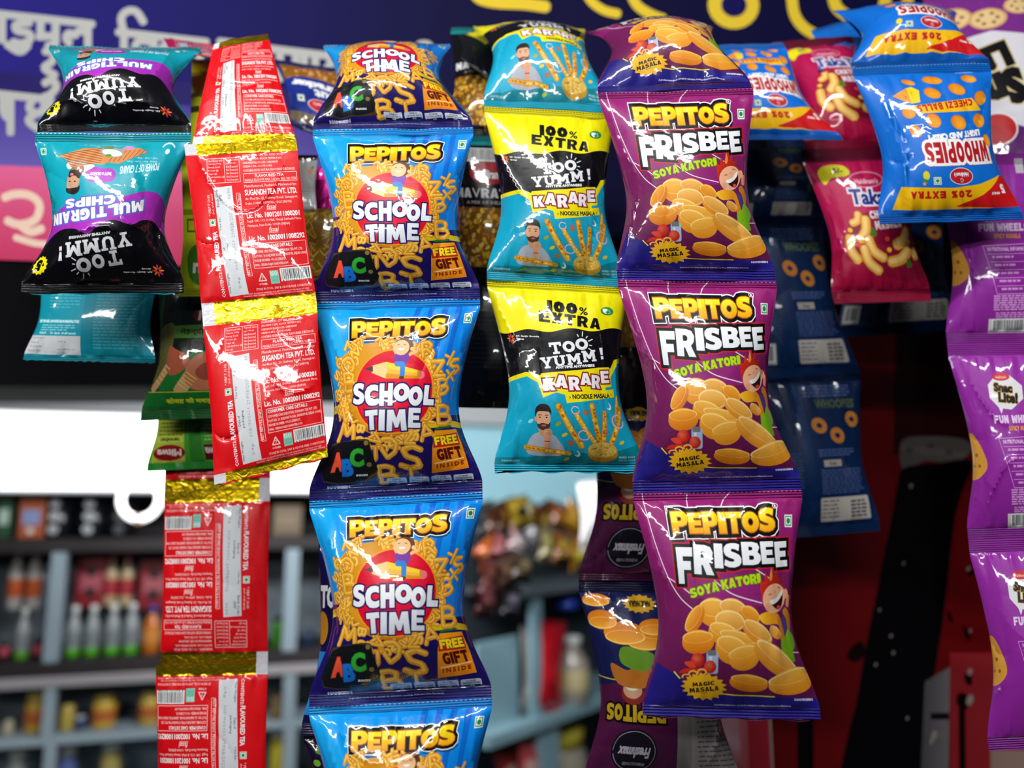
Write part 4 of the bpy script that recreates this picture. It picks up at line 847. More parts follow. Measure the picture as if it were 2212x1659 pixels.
def snaclite_back():
    a = Art(146, lg('#9A2CA6', '#8C2498', 0, 0, 0, 146), back='#7A1C88', seals=(9, 9), nx=36); t = '#D89ADC'
    a.add(pol(31, 32, 38, 26, 52, 25, 62, 33, 62, 43, 50, 51, 42, 50, 40, 54, 38, 49, 31, 42), '#E4E4E8'); a.add(ell(44, 26, 8, 3.2, 0), '#D02A30').text("Haldiram's", 39, 25, 49, 27.4, '#F4C8C8', .05, res=1)
    a.text('Snac', 36, 31, 53, 38, K, .6, outs=((.5, '#C89A3A'),), r=-5).text('Lite!', 39, 38, 57, 46, K, .6, outs=((.5, '#C89A3A'),), r=-5)
    a.word('FUN WHEELS', 32, 55, 78, 61, '#E8CCF0', heavy, gap=.12).word('SPICY MASALA', 45, 63, 70, 66.5, '#E89A1E', heavy, gap=.1)
    a.add(line([(34, 72), (94, 70)], .5), t).add(line([(34, 72), (45, 108), (94, 108)], .5), t)
    a.text('NUTRITIONAL INFORMATION', 38, 73, 80, 76, '#E8C4EE', .1, res=1)
    for y in (78, 84, 90, 96, 102): a.add(line([(36 + (y - 72) * .3, y), (94, y)], .4), t); blurb(a, 40 + (y - 72) * .3, y + 1.5, 70, y + 4, 1, t, 1.6, int(y)); blurb(a, 76, y + 1.5, 92, y + 4, 1, t, 1.6, int(y) + 1)
    blurb(a, 42, 109, 94, 121, 7, t, 1.1, 6); blurb(a, 44, 122, 90, 128, 4, t, .9, 7)
    a.add(box(38, 127, 92, 138), '#D6D2D0').bars(42, 128, 68, 136, 6); a.text('9A', 74, 132, 80, 136, '#333333', .2); a.add(box(70, 4, 77, 16), '#C8C0C8')
    a.add(blob(-6, 74, 6, 68, 17, 82, 19, 94, 6, 102, -6, 98), '#D89A3A'); a.add(ell(8, 84, 2, 1.4), '#8A5A20').add(ell(11, 92, 1.6, 1.2), '#8A5A20').add(ell(4, 92, 1.4, 1.2), '#8A5A20')
    return a
def snaclite_front():
    a = Art(170, '#7A2C88', back='#6A1C78', seals=(8, 8), nx=32)
    # read the right way up: red mark low, big name, wheels above
    a.add(pol(0, 20, 100, 30, 100, 120, 60, 125, 0, 110), '#DCDAE2').add(pol(0, 0, 100, 0, 100, 36, 60, 58, 0, 40), '#5C1E6C')
    a.add(ell(70, 55, 15, 11), WH).add(ell(70, 55, 14, 10), '#C01E26').add(ell(40, 28, 14, 4), '#6E3A7C')
    a.text('Snac', 44, 66, 100, 92, K, 2.4, outs=((.8, '#D8C48A'),), r=12).text('Lite!', 50, 92, 100, 112, K, 2.2, outs=((.8, '#D8C48A'),), r=12)
    for x, y, r in ((60, 135, 14), (85, 140, 15), (35, 142, 12)):
        a.add(ell(x, y, r, r * .6), '#D8A86A').add(ell(x, y, r * .85, r * .5), '#E8C890')
        for i in range(6): a.add(ell(x + r * .5 * math.cos(i * 1.05), y + r * .3 * math.sin(i * 1.05), r * .12, r * .09), '#9A6A3A')
    a.add(blob(78, 118, 90, 112, 98, 118, 90, 126), '#2E6A3A').text('5', 12, 30, 22, 44, WH, .8)
    return a
def multigrain_back():
    a = Art(104, '#0F93A8', back='#0B7F92', seals=(5, 5), nx=30); t = '#7FD0DC'
    a.add(box(44, 5, 52, 99), '#0C8398'); a.add(box(52, 5, 92, 98), '#0A7F90')
    blurb(a, 12, 8, 42, 52, 14, '#4FB4C4', 1.1, 1); a.text('BEST BEFORE 6 MONTHS FROM MANUFACTURE', 4, 62, 42, 65, '#C8F0F4', .15, res=1); blurb(a, 8, 67, 40, 74, 3, t, 1, 2); a.text('M.R.P. ₹ 5/- (incl. of all taxes)', 8, 74, 40, 77, '#C8F0F4', .1, res=1)
    a.add(box(0, 78, 44, 97), '#C9CDD2'); a.small(['Net Weight:', 'Date of', 'Packaging:', 'Batch No.:'], 3, 79.5, 14, 2.2, 2.0, '#4A4C50'); a.small(['24 g', '', '30 JUN 21', '0630'], 26, 83, 40, 2, 2, '#5A5C60')
    blurb(a, 54, 8, 90, 92, 26, '#3FA0B0', 1.2, 3)
    return a
def frisbee_back():
    a = Art(124, '#4A143C', back='#30102A', seals=(5, 7), nx=34)
    a.add(pol(0, 60, 58, 66, 100, 60, 100, 124, 0, 124), '#141A48').add(line(spline([(100, 66), (80, 64), (50, 66)], 4), .7), '#B8A81E')
    cx, cy = 70, 22; a.add(ell(cx, cy, 15, 14, n=30), '#15121E').add(line(arc(cx, cy, 13.6, 0, 350, 28, 12.6), .5), '#8A8690').text('Freshmax', cx - 10, cy - 4, cx + 10, cy + 3, '#B0ACB6', .3, skew=.2).text('HYGIENICALLY PACKED', cx - 7, cy - 9, cx + 7, cy - 7, '#8A8690', .05, res=1)
    pepitos_dim(a, 50, 40, 92, 50)
    a.add(ell(72, 56, 8, 6), '#7A241A').add(ell(72, 58.5, 6.6, 5), '#B88A6C').add(ell(72, 60.5, 4.6, 2.4), '#CFC8BC').add(ell(72, 61.4, 3.2, 1.3), '#2A0E14').add(blob(82, 62, 64, 60, 56, 70, 66, 76, 74, 70, 86, 74), '#A8641E').add(blob(78, 74, 62, 70, 56, 80, 76, 84), '#5E8A22')
    for x, y, rx, ry in ((60, 88, 13, 6), (74, 92, 14, 7), (54, 96, 10, 5), (88, 100, 10, 6), (90, 112, 9, 4)): chip(a, x, y, rx, ry, 0, .6, 2)
    a.add(burst(62, 110, 11, 6, 15, .8), '#C8981C').text('MAGIC MASALA', 55, 108, 69, 112, '#241A0A', .2)
    a.add(box(0, 117, 100, 124), '#12163A'); a.add(box(32, 5, 42, 124), '#7A7474'); a.add(box(0, 5, 32, 117), '#8A8484'); blurb(a, 2, 10, 29, 112, 34, '#5A5458', 1.0, 2)
    return a
def pepitos_dim(a, x0, y0, x1, y1): a.word('PEPITOS', x0, y0, x1, y1, '#B8961A', heavy, outs=((1.4, '#100A10'),), gap=.08)
def henna():
    a = Art(138, '#1A4A22', back='#1E5A2A', seals=(9, 10), nx=30)
    a.add(pol(10, 10, 100, 10, 100, 100, 10, 100), '#0E1A10').add(ell(75, 38, 24, 8), '#5A1018').text('Mitwa', 58, 33, 95, 43, '#C8B8B0', .8)
    a.add(pol(28, 48, 100, 46, 100, 60, 28, 60), '#44702A').text('मेहन्दी पाउडर', 38, 50, 98, 58, '#1A2A12', .3)
    a.add(blob(0, 60, 28, 46, 26, 90, 0, 100), '#5A5A2A')
    a.add(blob(30, 84, 60, 74, 100, 70, 100, 108, 20, 112), '#1E6A2C')
    a.add(line(spline([(8, 108), (22, 92), (36, 80)], 4), 9), '#B88A62').add(blob(24, 84, 26, 68, 34, 70, 50, 76, 54, 84, 40, 94, 28, 94), '#A8543A')
    a.add(line(spline([(40, 112), (52, 98), (60, 92)], 4), 13), '#B89066').add(blob(48, 98, 54, 82, 70, 74, 90, 78, 96, 90, 100, 104, 70, 110, 54, 108), '#B06A4A').add(blob(60, 92, 70, 84, 84, 86, 82, 98, 66, 100), '#8E4030')
    for i in range(5): a.add(line([(10 + i * 3.2, 100 - i * 3.6), (17 + i * 3.2, 104 - i * 3.6)], 1), '#D8C05A'); a.add(line([(40 + i * 2.6, 103 - i * 2.6), (50 + i * 2.6, 110 - i * 2.6)], 1), '#D0B858')
    a.add(box(0, 112, 100, 138), '#166426').add(line([(0, 111.5), (100, 111.5)], .8), '#B8A83A').text('सोजत की मशहूर मेहन्दी', 26, 117, 98, 124, '#B8B81E', .3)
    a.add(box(0, 0, 100, 9), '#163A1C')
    return a
def henna_back():
    a = Art(138, '#3E9A2E', back='#3E9A2E', seals=(10, 9), nx=30)   # top edge = the free end that hangs lowest
    a.add(box(0, 0, 100, 10), '#2EB43E').add(box(54, 10, 96, 100), '#A8B83A').add(ell(74, 24, 21, 11), '#8A1220').text('Mitwa', 58, 19, 90, 29, '#E0C8C0', .6)
    a.add(box(4, 12, 30, 34), '#5A101C').text('Mitwa', 6, 18, 29, 30, '#D8C0BC', .5); a.add(box(32, 10, 48, 100), '#2E7A28'); blurb(a, 56, 48, 92, 84, 7, '#4A5A20', 1.6, 3); blurb(a, 4, 40, 28, 90, 10, '#C8D88A', 1.4, 4); a.add(box(54, 38, 96, 46), '#B8C84A').text('जनसेवा', 60, 39, 88, 45, '#2A3A10', .3)
    return a
def namkeen_fill(a, x0, y0, x1, y1, n, seed=1, cols=('#E8B02A', '#D89018', '#F2C84A', '#B8741A', '#F0D070')):
    r = random.Random(seed); a.add(box(x0, y0, x1, y1), '#8A5A14')
    for i in range(n):
        x, y = r.uniform(x0, x1), r.uniform(y0, y1); t = r.random(); c = r.choice(cols)
        if t < .55: a.add(ell(x, y, r.uniform(2, 3.4), r.uniform(1.8, 3), r.uniform(0, 90), 9), c)
        else: l = r.uniform(3, 6); an = r.uniform(0, 3.14); a.add(line([(x, y), (x + l * math.cos(an), y + l * math.sin(an))], 1.2), c)
def navratan():
    a = Art(150, '#0C0A0C', back='#0C0A0C', seals=(6, 8), nx=30)
    namkeen_fill(a, 4, 76, 96, 138, 260, 2); a.add(ell(50, 40, 24, 12), '#B0202A').text("Haldiram's", 32, 36, 68, 46, WH, .4, skew=.1)
    a.word('NAVRATAN', 6, 56, 94, 66, '#E0DEE2', heavy, gap=.1).text('A MIX OF DELIGHTS', 20, 69, 80, 72.5, '#B8B0A8', .15, res=1); a.add(box(0, 0, 100, 10), '#12888E').bars(20, 14, 60, 26, 4)
    return a
def cracker():
    a = Art(130, '#14246A', back='#101C52', seals=(7, 9), nx=30)
    namkeen_fill(a, 6, 84, 94, 122, 90, 5, ('#C8803A', '#B86A2A', '#E0A860', '#8A4A1E')); a.add(blob(0, 40, 50, 26, 100, 40, 100, 84, 50, 96, 0, 84), '#1A2E8A')
    a.text('nut', 14, 60, 50, 74, WH, 1.2).text('cracker', 14, 74, 84, 88, WH, 1.2, skew=0); haldi(a, 40, 44, 24, 11, '#D02030'); a.veg(68, 46, 12)
    a.add(box(4, 12, 96, 28), '#6A5E44'); a.text('light & crunchy', 10, 2, 80, 8, '#D8DCEC', .4)
    return a
def sev():
    a = Art(130, '#B08A24', back='#6A1236', seals=(6, 10), nx=28); r = random.Random(9)
    a.add(box(0, 0, 100, 118), '#8A6A14')
    for i in range(170):
        x, y = r.uniform(0, 100), r.uniform(4, 112); an = r.choice((-1, 1)) * r.uniform(.2, 1.2); l = r.uniform(8, 18)
        a.add(line([(x, y), (x + l * math.cos(an), y + l * math.sin(an))], 1.7), r.choice(('#DCB848', '#C8A034', '#E8CC6A', '#B88C22')))
    a.add(box(0, 110, 100, 118), '#1A1012').text('ROASTED & FRIED', 10, 112, 90, 116, '#C8C0B0', .1).add(box(0, 118, 100, 130), '#B01A5A')
    return a
def lime():
    a = Art(150, '#B4C414', back='#9AAA10', seals=(8, 8), nx=26)
    a.add(box(0, 60, 100, 66), '#7A8A0E').add(box(14, 70, 44, 84), '#4A5A10').add(box(18, 72, 40, 82), '#B4C414').add(blob(20, 104, 60, 94, 110, 96, 110, 140, 30, 136), '#3E8A1E').text('mint', 30, 112, 100, 126, WH, 1.2, skew=.2).text('mr', 60, 100, 80, 106, '#E8D81E', .4)
    a.veg(30, 40, 12); a.add(line([(34, 96), (34, 120)], .5), '#55601A')
    return a
def plainart(c, H=130, seals=(7, 7), marks=None, **k):
    a = Art(H, c, back=c, seals=seals, nx=24, **k)
    if marks: marks(a)
    return a
# ---------------------------------------------------------------- camera, light, air
sc = bpy.context.scene
cam = bpy.data.objects.new('camera', bpy.data.cameras.new('camera')); sc.collection.objects.link(cam); sc.camera = cam
cam.location = (0, 0, CAMZ); cam.rotation_euler = (math.pi / 2 + PITCH, 0, 0)
cam.data.sensor_width = 36; cam.data.lens = 36 * FPX / 2212; cam.data.clip_start = .01
cam.data.dof.use_dof = True; cam.data.dof.focus_distance = .625; cam.data.dof.aperture_fstop = 2.2
sc.view_settings.view_transform = 'Standard'; sc.view_settings.look = 'None'; sc.view_settings.exposure = 0; sc.view_settings.gamma = 1
sc.cycles.use_denoising = True; sc.cycles.max_bounces = 6; sc.cycles.sample_clamp_indirect = 4
w = bpy.data.worlds.new('night'); sc.world = w; w.use_nodes = True
w.node_tree.nodes['Background'].inputs[0].default_value = (.75, .82, 1, 1); w.node_tree.nodes['Background'].inputs[1].default_value = .04
def lamp(name, loc, target, sx, sy, power, color=(1, 1, 1)):
    l = bpy.data.lights.new(name, 'AREA'); l.shape = 'RECTANGLE'; l.size = sx; l.size_y = sy; l.energy = power; l.color = color
    o = bpy.data.objects.new(name, l); sc.collection.objects.link(o); o.location = loc
    o.rotation_euler = (Vector(target) - Vector(loc)).to_track_quat('-Z', 'Y').to_euler(); return o
TG = (0, .62, 1.95)
lamp('street_tube_lamp', (-.25, -.30, 3.0), TG, 1.2, .045, 20, (1, .99, .96))
lamp('canopy_tube_lamp', (-.6, -1.0, 2.35), TG, 1.2, .05, 12, (.97, .99, 1))
lamp('glare_fill_lamp', (-.75, -.35, 2.15), TG, .5, .05, 3.4, (1, .97, .92))  # added unseen lamp, set low at left for glare on the packets

M = {}
M['gloss'] = (film_mat('glossy_printed_film', .3, 1.0, .025, .12), film_mat('glossy_crimped_film', .25, .9, .06, .3, True))
M['satin'] = (film_mat('satin_printed_film', .4, .75, .05, .10), film_mat('satin_crimped_film', .35, .6, .12, .3, True))
M['sachet'] = (film_mat('sachet_laminate', .35, .85, .03, .07, cs=40), film_mat('gold_foil', .3, .3, .06, .4, cs=60))
def lean(a, b, Y0, L):
    """how far ahead the far end b must lie so that the packet is L long from a (a at Y0)"""
    A = at(*a, Y0); lo, hi = Y0, Y0 + .2
    for _ in range(30):
        m = (lo + hi) / 2
        if np.linalg.norm(at(*b, m) - A) > L: hi = m
        else: lo = m
    return m
def hang(name, label, cat, group, q, Y, art, mat='gloss', flip=False, L=None, turn=0.0, **k):
    """q: photo corners top left, top right, bottom right, bottom left; Y one distance or four; flip: the print hangs upside down"""
    if L: k.setdefault('sagk', .2); yt = lean((q[6], q[7]), (q[0], q[1]), Y, L); Ys = (yt, yt, Y, Y)
    else: Ys = Y if isinstance(Y, (list, tuple)) else (Y,) * 4
    Ys = (Ys[0] - turn, Ys[1] + turn, Ys[2] + turn, Ys[3] - turn)      # turned a little about its upright axis
    P = [at(q[2 * i], q[2 * i + 1], Ys[i]) for i in range(4)]
    if flip: P = [P[2], P[3], P[0], P[1]]
    kk = {x: k.pop(x) for x in list(k) if x in ('backcol', 'body', 'endlabels')}
    return packet(name, label, cat, Film(P, art, **k), M[mat], group, **kk)
A_ = {}
def art(fn):
    if fn not in A_: A_[fn] = fn()
    return A_[fn]
SPK, SA = 'snack_packet', 'snack packet'
# --- blue alphabet snack strip
g = 'blue alphabet snack packets hanging in one strip'
S = art(school)
hang(SPK, 'topmost blue alphabet snack packet, folded back over the line, its top half bent away', SA, g, (700, 98, 972, 96, 1022, 274, 676, 280), .62, S, L=.135, seed=31, full=.5, asym=-.3, bend=.16, sagk=.6)
for i, (q, lb) in enumerate((((676, 280, 1022, 274, 1037, 644, 678, 652), 'blue alphabet snack packet second from the top, beside the middle red tea sachet'),
        ((678, 652, 1037, 644, 1042, 1062, 668, 1082), 'blue alphabet snack packet third from the top, beside the lower red tea sachet'),
        ((668, 1082, 1042, 1062, 1062, 1507, 668, 1527), 'blue alphabet snack packet fourth from the top, above the one cut off by the photo'),
        ((668, 1527, 1062, 1507, 1082, 1975, 664, 1995), 'lowest blue alphabet snack packet, cut off by the bottom of the photo'))):
    hang(SPK, lb, SA, g, q, .62, S, seed=i + 1, full=(.42, .46, .46, .46)[i], pleat=.024,
         lines=[(.06, .06, .2, .4, .05, .03), (.02, .45, .12, .75, .04, -.03), (.9, .1, .97, .45, .05, .03), (.5, .02, .46, .14, .03, -.02), (.2, .2, .8, .16, .04, .012)][:(5 if i != 3 else 4)] + ([(.12, .08, .42, .3, .02, .03), (.42, .3, .8, .1, .02, .03)] if i == 3 else []))
# --- purple fried bowl strip
g = 'purple bowl snack packets hanging in one strip'
F = art(frisbee)
hang(SPK, 'topmost purple bowl snack packet, bent back over the line, showing only heap and star', SA, g, (1266, 70, 1535, 58, 1625, 190, 1292, 200), .61, F, 'satin', turn=-.006, L=.155, seed=41, full=.45, bend=.24, sagk=.5, ncr=6)
for i, (q, lb) in enumerate((((1292, 200, 1626, 190, 1676, 608, 1334, 604), 'purple bowl snack packet second from the top, beside the teal noodle packet with 100% EXTRA'),
        ((1334, 604, 1676, 608, 1731, 1058, 1368, 1066), 'purple bowl snack packet third from the top, its right edge folding over the last letter'),
        ((1368, 1066, 1731, 1058, 1774, 1562, 1389, 1552), 'lowest purple bowl snack packet, with the zigzag cut end'))):
    hang(SPK, lb, SA, g, q, .61, F, 'satin', turn=-.006, seed=i + 11, full=(.38, .44, .40)[i], crease=.018, pleat=.02, zig=(False, i == 2),
         lines=[(.02, .05, .12, .5, .04, .035), (.12, .5, .02, .95, .05, .03), (.95, .2, .9, .6, .06, .03), (.48, .03, .5, .12, .03, -.02)])
# --- teal noodle stick strip
g = 'teal noodle snack packets hanging in one strip'
KA = art(karare)
hang(SPK, 'topmost teal noodle stick packet, its black head bent back over the line', SA, g, (1022, 58, 1262, 64, 1322, 243, 1046, 230), .645, KA, 'satin', L=.172, seed=51, full=.4, bend=.30, sagk=.25)
hang(SPK, 'teal noodle stick packet in the middle of its strip of three', SA, g, (1046, 230, 1326, 244, 1352, 622, 1052, 604), .645, KA, 'gloss', seed=21, full=.4, lines=[(.03, .25, .3, .62, .04, .05), (.06, .3, .02, .7, .05, -.03), (.93, .25, .97, .6, .05, .03)])
hang(SPK, 'lowest teal noodle stick packet, with the flat crimped end above the pale wall', SA, g, (1052, 604, 1352, 622, 1394, 1024, 1069, 1023), .645, KA, 'gloss', seed=22, full=.42, zig=(False, True), lines=[(.02, .06, .16, .34, .04, .04), (.16, .3, .1, .7, .06, .03), (.95, .3, .9, .7, .05, .03)])
# --- black and teal chips strip, hanging upside down
g = 'black and teal chip packets hanging upside down'
MG = art(multigrain)
hang(SPK, 'upper black and teal chip packet, upside down, lying back over the line', SA, g, (108, 98, 436, 104, 412, 286, 80, 284), .61, MG, flip=True, turn=.016, L=.128, seed=61, full=.5, bend=.12, sagk=.8, lines=[(.1, .16, .6, .12, .03, .05), (.6, .12, .95, .2, .03, .05)])
hang(SPK, 'lower black and teal chip packet, upside down, zigzag end above the plain teal back', SA, g, (78, 286, 413, 287, 397, 637, 44, 638), .60, MG, flip=True, turn=.016, seed=62, full=.5, crease=.03, ncr=16, zig=(True, False), lines=[(.3, .42, .75, .38, .03, .05), (.4, .5, .2, .35, .03, .05), (.02, .5, .14, .2, .04, -.04), (.9, .6, .99, .35, .04, -.04)])
hang(SPK, 'plain teal back of a chip packet with a white date panel, below the black packet', SA, None, (92, 560, 352, 560, 334, 786, 49, 779), .68, art(multigrain_back), 'satin', seed=63, full=.16, ncr=6, zig=(False, True))
# --- red tea sachets with gold ends
g = 'red tea sachets of the front strip'
TE = art(tea); TS, TC = 'tea_sachet', 'tea sachet'
kw = dict(ends=('top_seal', 'bottom_seal'))
EL = {'top_seal': 'gold foil crimped end', 'bottom_seal': 'gold foil crimped end'}
hang(TS, 'topmost red tea sachet, bent back with a diagonal crease across it', TC, g, (462, 92, 578, 70, 640, 306, 414, 310), .615, TE, 'sachet', pinch=.0, turn=.008, L=.128, seed=71, full=.12, crease=.025, bend=.1, curl=.06, endlabels=EL, lines=[(.0, .42, .75, .62, .04, -.1)])
hang(TS, 'middle red tea sachet of the front strip, between two gold bands', TC, g, (398, 312, 640, 302, 684, 655, 437, 681), .60, TE, 'sachet', pinch=.0, seed=72, full=.16, crease=.014, pleat=.012, endlabels=EL, lines=[(.08, .1, .5, .5, .025, .05), (.5, .5, .93, .12, .025, .05), (.0, .62, .3, .63, .02, -.03)])
hang(TS, 'lowest red tea sachet of the front strip, ending in a gold cut edge', TC, g, (437, 681, 684, 655, 709, 992, 464, 1053), .60, TE, 'sachet', pinch=.0, seed=73, full=.16, crease=.014, pleat=.012, zig=(False, True), endlabels=EL, lines=[(.6, .1, .9, .25, .03, .04), (.55, .5, .95, .6, .03, .05), (.0, .77, .3, .79, .02, -.04)])
g = 'red tea sachets of the lower strip behind, upside down'
hang(TS, 'dull red tea sachet end just showing under the green henna packet', TC, g, (360, 700, 588, 690, 584, 1058, 356, 1062), .74, TE, 'sachet', pinch=.0, flip=True, seed=74, full=.12, endlabels=EL)
hang(TS, 'upside down red tea sachet hanging between the two gold bands at lower left', TC, g, (356, 1062, 584, 1058, 578, 1434, 346, 1436), .74, TE, 'sachet', pinch=.0, flip=True, seed=75, full=.14, endlabels=EL)
hang(TS, 'lowest upside down red tea sachet, cut off by the bottom of the photo', TC, g, (336, 1436, 578, 1432, 576, 1812, 340, 1815), .735, TE, 'sachet', pinch=.0, flip=True, seed=76, full=.16, endlabels=EL)
# --- henna
hang('henna_packet', 'dark green henna powder packet with two painted hands', 'henna packet', None, (345, 600, 520, 600, 520, 902, 303, 908), .69, art(henna), 'gloss', seed=81, full=.4, ncr=14, crease=.03)
hang('henna_packet', 'lime and green back of an upside down henna packet with a red oval', 'henna packet', None, (338, 800, 500, 800, 500, 1010, 318, 1018), .73, art(henna_back), 'gloss', flip=True, seed=82, full=.25)
# --- lime sachets behind the tea
g = 'lime sachets behind the red tea strip'
hang('mint_sachet', 'lime green sachet at the top left of the red tea strip', 'sachet', g, (415, 128, 500, 128, 486, 330, 398, 330), (.72, .72, .67, .67), plainart('#C4CC14', 150, marks=lambda a: (a.veg(40, 66, 12), a.add(box(0, 80, 30, 90), '#3A3A10'), a.add(line([(60, 96), (60, 116)], .6), '#44480E'))), 'gloss', seed=83, full=.2)
hang('mint_sachet', 'lime green sachet with a green leaf, between the chip packet and the red tea', 'sachet', g, (392, 330, 480, 330, 500, 640, 385, 641), .67, art(lime), 'gloss', seed=84, full=.22)
# --- things hanging behind, between red tea and blue strip
hang(SPK, 'round-shouldered nut cracker packet in navy with roasted nuts, upside down', SA, None, (592, 128, 745, 150, 772, 330, 622, 268), (.78, .78, .72, .72), art(cracker), 'satin', flip=True, seed=85, full=.4)
hang('foil_sachet', 'grey foil sachet with a small fruit mark, beside the red tea', 'sachet', None, (618, 335, 686, 335, 684, 458, 630, 458), .70, plainart('#A8ACAC', 150, marks=lambda a: (a.add(ell(80, 44, 8, 7), '#D8882A'), a.add(ell(86, 34, 5, 3, 30), '#3A7A2A'), blurb(a, 40, 96, 84, 130, 6, '#4A4C50', 2, 3), a.add(box(0, 0, 100, 14), '#1A1A1E'))), 'satin', seed=86, full=.2)
hang('foil_sachet', 'shiny magenta foil sachet glimpsed left of the blue packets', 'sachet', None, (668, 360, 740, 362, 738, 470, 664, 468), .72, plainart(Col('#9A1468', foil=.8), 150), 'sachet', seed=87, full=.2, crease=.06, ncr=20)
hang(SPK, 'sev packet full of yellow noodles, left of the blue packets', SA, None, (648, 450, 760, 452, 765, 630, 640, 622), .70, art(sev), 'gloss', seed=88, full=.35)
# --- namkeen mix strip behind, between blue and teal strips
g = 'black namkeen mix packets hanging behind'
NV = art(navratan)
hang(SPK, 'upper namkeen mix packet with a bar code, between blue and teal strips', SA, g, (975, 60, 1130, 60, 1140, 296, 950, 290), (.76, .76, .71, .71), NV, 'gloss', seed=91, full=.4)
hang(SPK, 'black namkeen mix packet with a red oval, between blue and teal strips', SA, g, (962, 292, 1150, 298, 1160, 606, 968, 600), .71, NV, 'gloss', seed=92, full=.42)
hang(SPK, 'black namkeen packet back below the clear window, beside the blue strip', SA, g, (968, 602, 1175, 606, 1180, 884, 975, 880), .71, plainart('#08080C', 140, marks=lambda a: (blurb(a, 10, 40, 90, 100, 12, '#10262C', 1.3, 4))), 'gloss', seed=93, full=.3)
hang(SPK, 'namkeen packet seen only in the gap between teal and purple strips', SA, g, (1290, 600, 1440, 600, 1450, 930, 1300, 925), .72, plainart('#16060C', 150, marks=lambda a: namkeen_fill(a, 0, 20, 100, 70, 90, 6, ('#8A6A2A', '#A8843A', '#5A4018'))), 'gloss', seed=94, full=.3)
# --- dark maroon backs behind the purple strip
g = 'dark maroon packet backs hanging upside down'
FB = art(frisbee_back)
hang(SPK, 'upper dark maroon packet back with a round black mark, left of the purple strip', SA, g, (1268, 850, 1560, 850, 1580, 1258, 1250, 1254), .72, FB, 'gloss', flip=True, seed=101, full=.36)
hang(SPK, 'lower dark maroon packet back with grey seam, reaching the bottom edge', SA, g, (1250, 1254, 1580, 1258, 1600, 1700, 1262, 1695), .72, FB, 'gloss', flip=True, seed=102, full=.42, lines=[(.2, .05, .05, .4, .05, .05)])
# --- whoopies: blue cheese ball packets, upside down
g = 'blue cheese ball packets hanging upside down'
WP = art(whoopies)
hang(SPK, 'blue cheese ball packet left of the pink masala packets, half hidden by the purple strip', SA, g, (1520, 100, 1690, 92, 1822, 304, 1530, 300), .70, WP, 'satin', flip=True, turn=-.014, L=.128, seed=111, full=.4)
hang(SPK, 'uppermost blue cheese ball packet at right, bent back over the line', SA, g, (1800, 22, 2060, 22, 2138, 136, 1840, 144), .665, WP, 'satin', flip=True, turn=-.014, L=.122, seed=112, full=.45, bend=.12)
hang(SPK, 'front blue cheese ball packet at right, tilted, hanging free over purple and pink packets', SA, g, (1840, 144, 2138, 134, 2210, 474, 1900, 484), .655, WP, 'satin', flip=True, turn=-.014, seed=113, full=.36, crease=.03, lines=[(.86, .82, .78, .5, .03, .06), (.78, .5, .84, .12, .03, .06), (.95, .35, .7, .4, .04, -.04)])
# --- navy backs of the same
g = 'navy backs of cheese ball packets, in shade'
WB = art(whoopies_back)
hang(SPK, 'upper navy packet back right of the purple strip, with a pale date panel', SA, g, (1560, 290, 1800, 290, 1760, 480, 1600, 480), .80, WB, 'satin', seed=121, full=.3)
hang(SPK, 'middle navy packet back right of the purple strip, with printed ring biscuits', SA, g, (1580, 470, 1772, 470, 1858, 810, 1650, 818), .79, WB, 'satin', seed=122, full=.3)
hang(SPK, 'lowest navy packet back, hanging free against the red pillar', SA, g, (1640, 812, 1856, 806, 1902, 1146, 1690, 1164), .79, WB, 'satin', seed=123, full=.3)
hang(SPK, 'navy packet back with bar code sticking out below the pink masala packet', SA, g, (1800, 420, 2040, 415, 2076, 712, 1812, 728), .80, WB, 'satin', seed=124, full=.25)
# --- pink masala puffs
g = 'pink masala puff packets hanging in one strip'
TT = art(takatak)
hang(SPK, 'upper pink masala puff packet, leaning left behind the blue cheese ball packet', SA, g, (1668, 90, 1838, 78, 1992, 316, 1742, 324), .72, TT, 'satin', turn=-.01, L=.155, seed=131, full=.45)
hang(SPK, 'lower pink masala puff packet, hanging free above the navy packet', SA, g, (1728, 324, 1968, 314, 2012, 650, 1803, 656), .72, TT, 'satin', turn=-.01, seed=132, full=.36, lines=[(.05, .3, .15, .8, .05, .04)])
# --- purple wheels packets at the right edge
g = 'purple wheel snack packets at the right edge'
hang(SPK, 'upper purple packet with big turned lettering, at the top right corner', SA, g, (1990, -20, 2290, -80, 2400, 470, 2070, 470), (.80, .80, .72, .72), art(snaclite_front), 'satin', flip=True, turn=-.018, seed=141, full=.34)
SB = art(snaclite_back)
hang(SPK, 'purple wheel snack packet with a pale bar code, just below the blue cheese ball packet', SA, g, (2010, 335, 2270, 330, 2290, 740, 2046, 744), .70, SB, 'satin', turn=-.018, seed=142, full=.4, crease=.03, lines=[(.12, .3, .25, .75, .04, .06)])
hang(SPK, 'purple wheel snack packet in the middle of the right edge, above the free one', SA, g, (2046, 744, 2290, 740, 2330, 1160, 2092, 1168), .69, SB, 'satin', turn=-.018, seed=143, full=.42, crease=.03, lines=[(.12, .2, .5, .5, .025, .06), (.5, .5, .08, .95, .03, .06), (.0, .5, .25, .5, .05, -.06)])
hang(SPK, 'lowest purple wheel snack packet at the right edge, hanging free', SA, g, (2092, 1168, 2330, 1160, 2372, 1612, 2136, 1622), .68, SB, 'satin', turn=-.018, seed=144, full=.42, crease=.03, lines=[(.0, .52, .25, .6, .05, -.06), (.02, .8, .2, .7, .03, .05)])
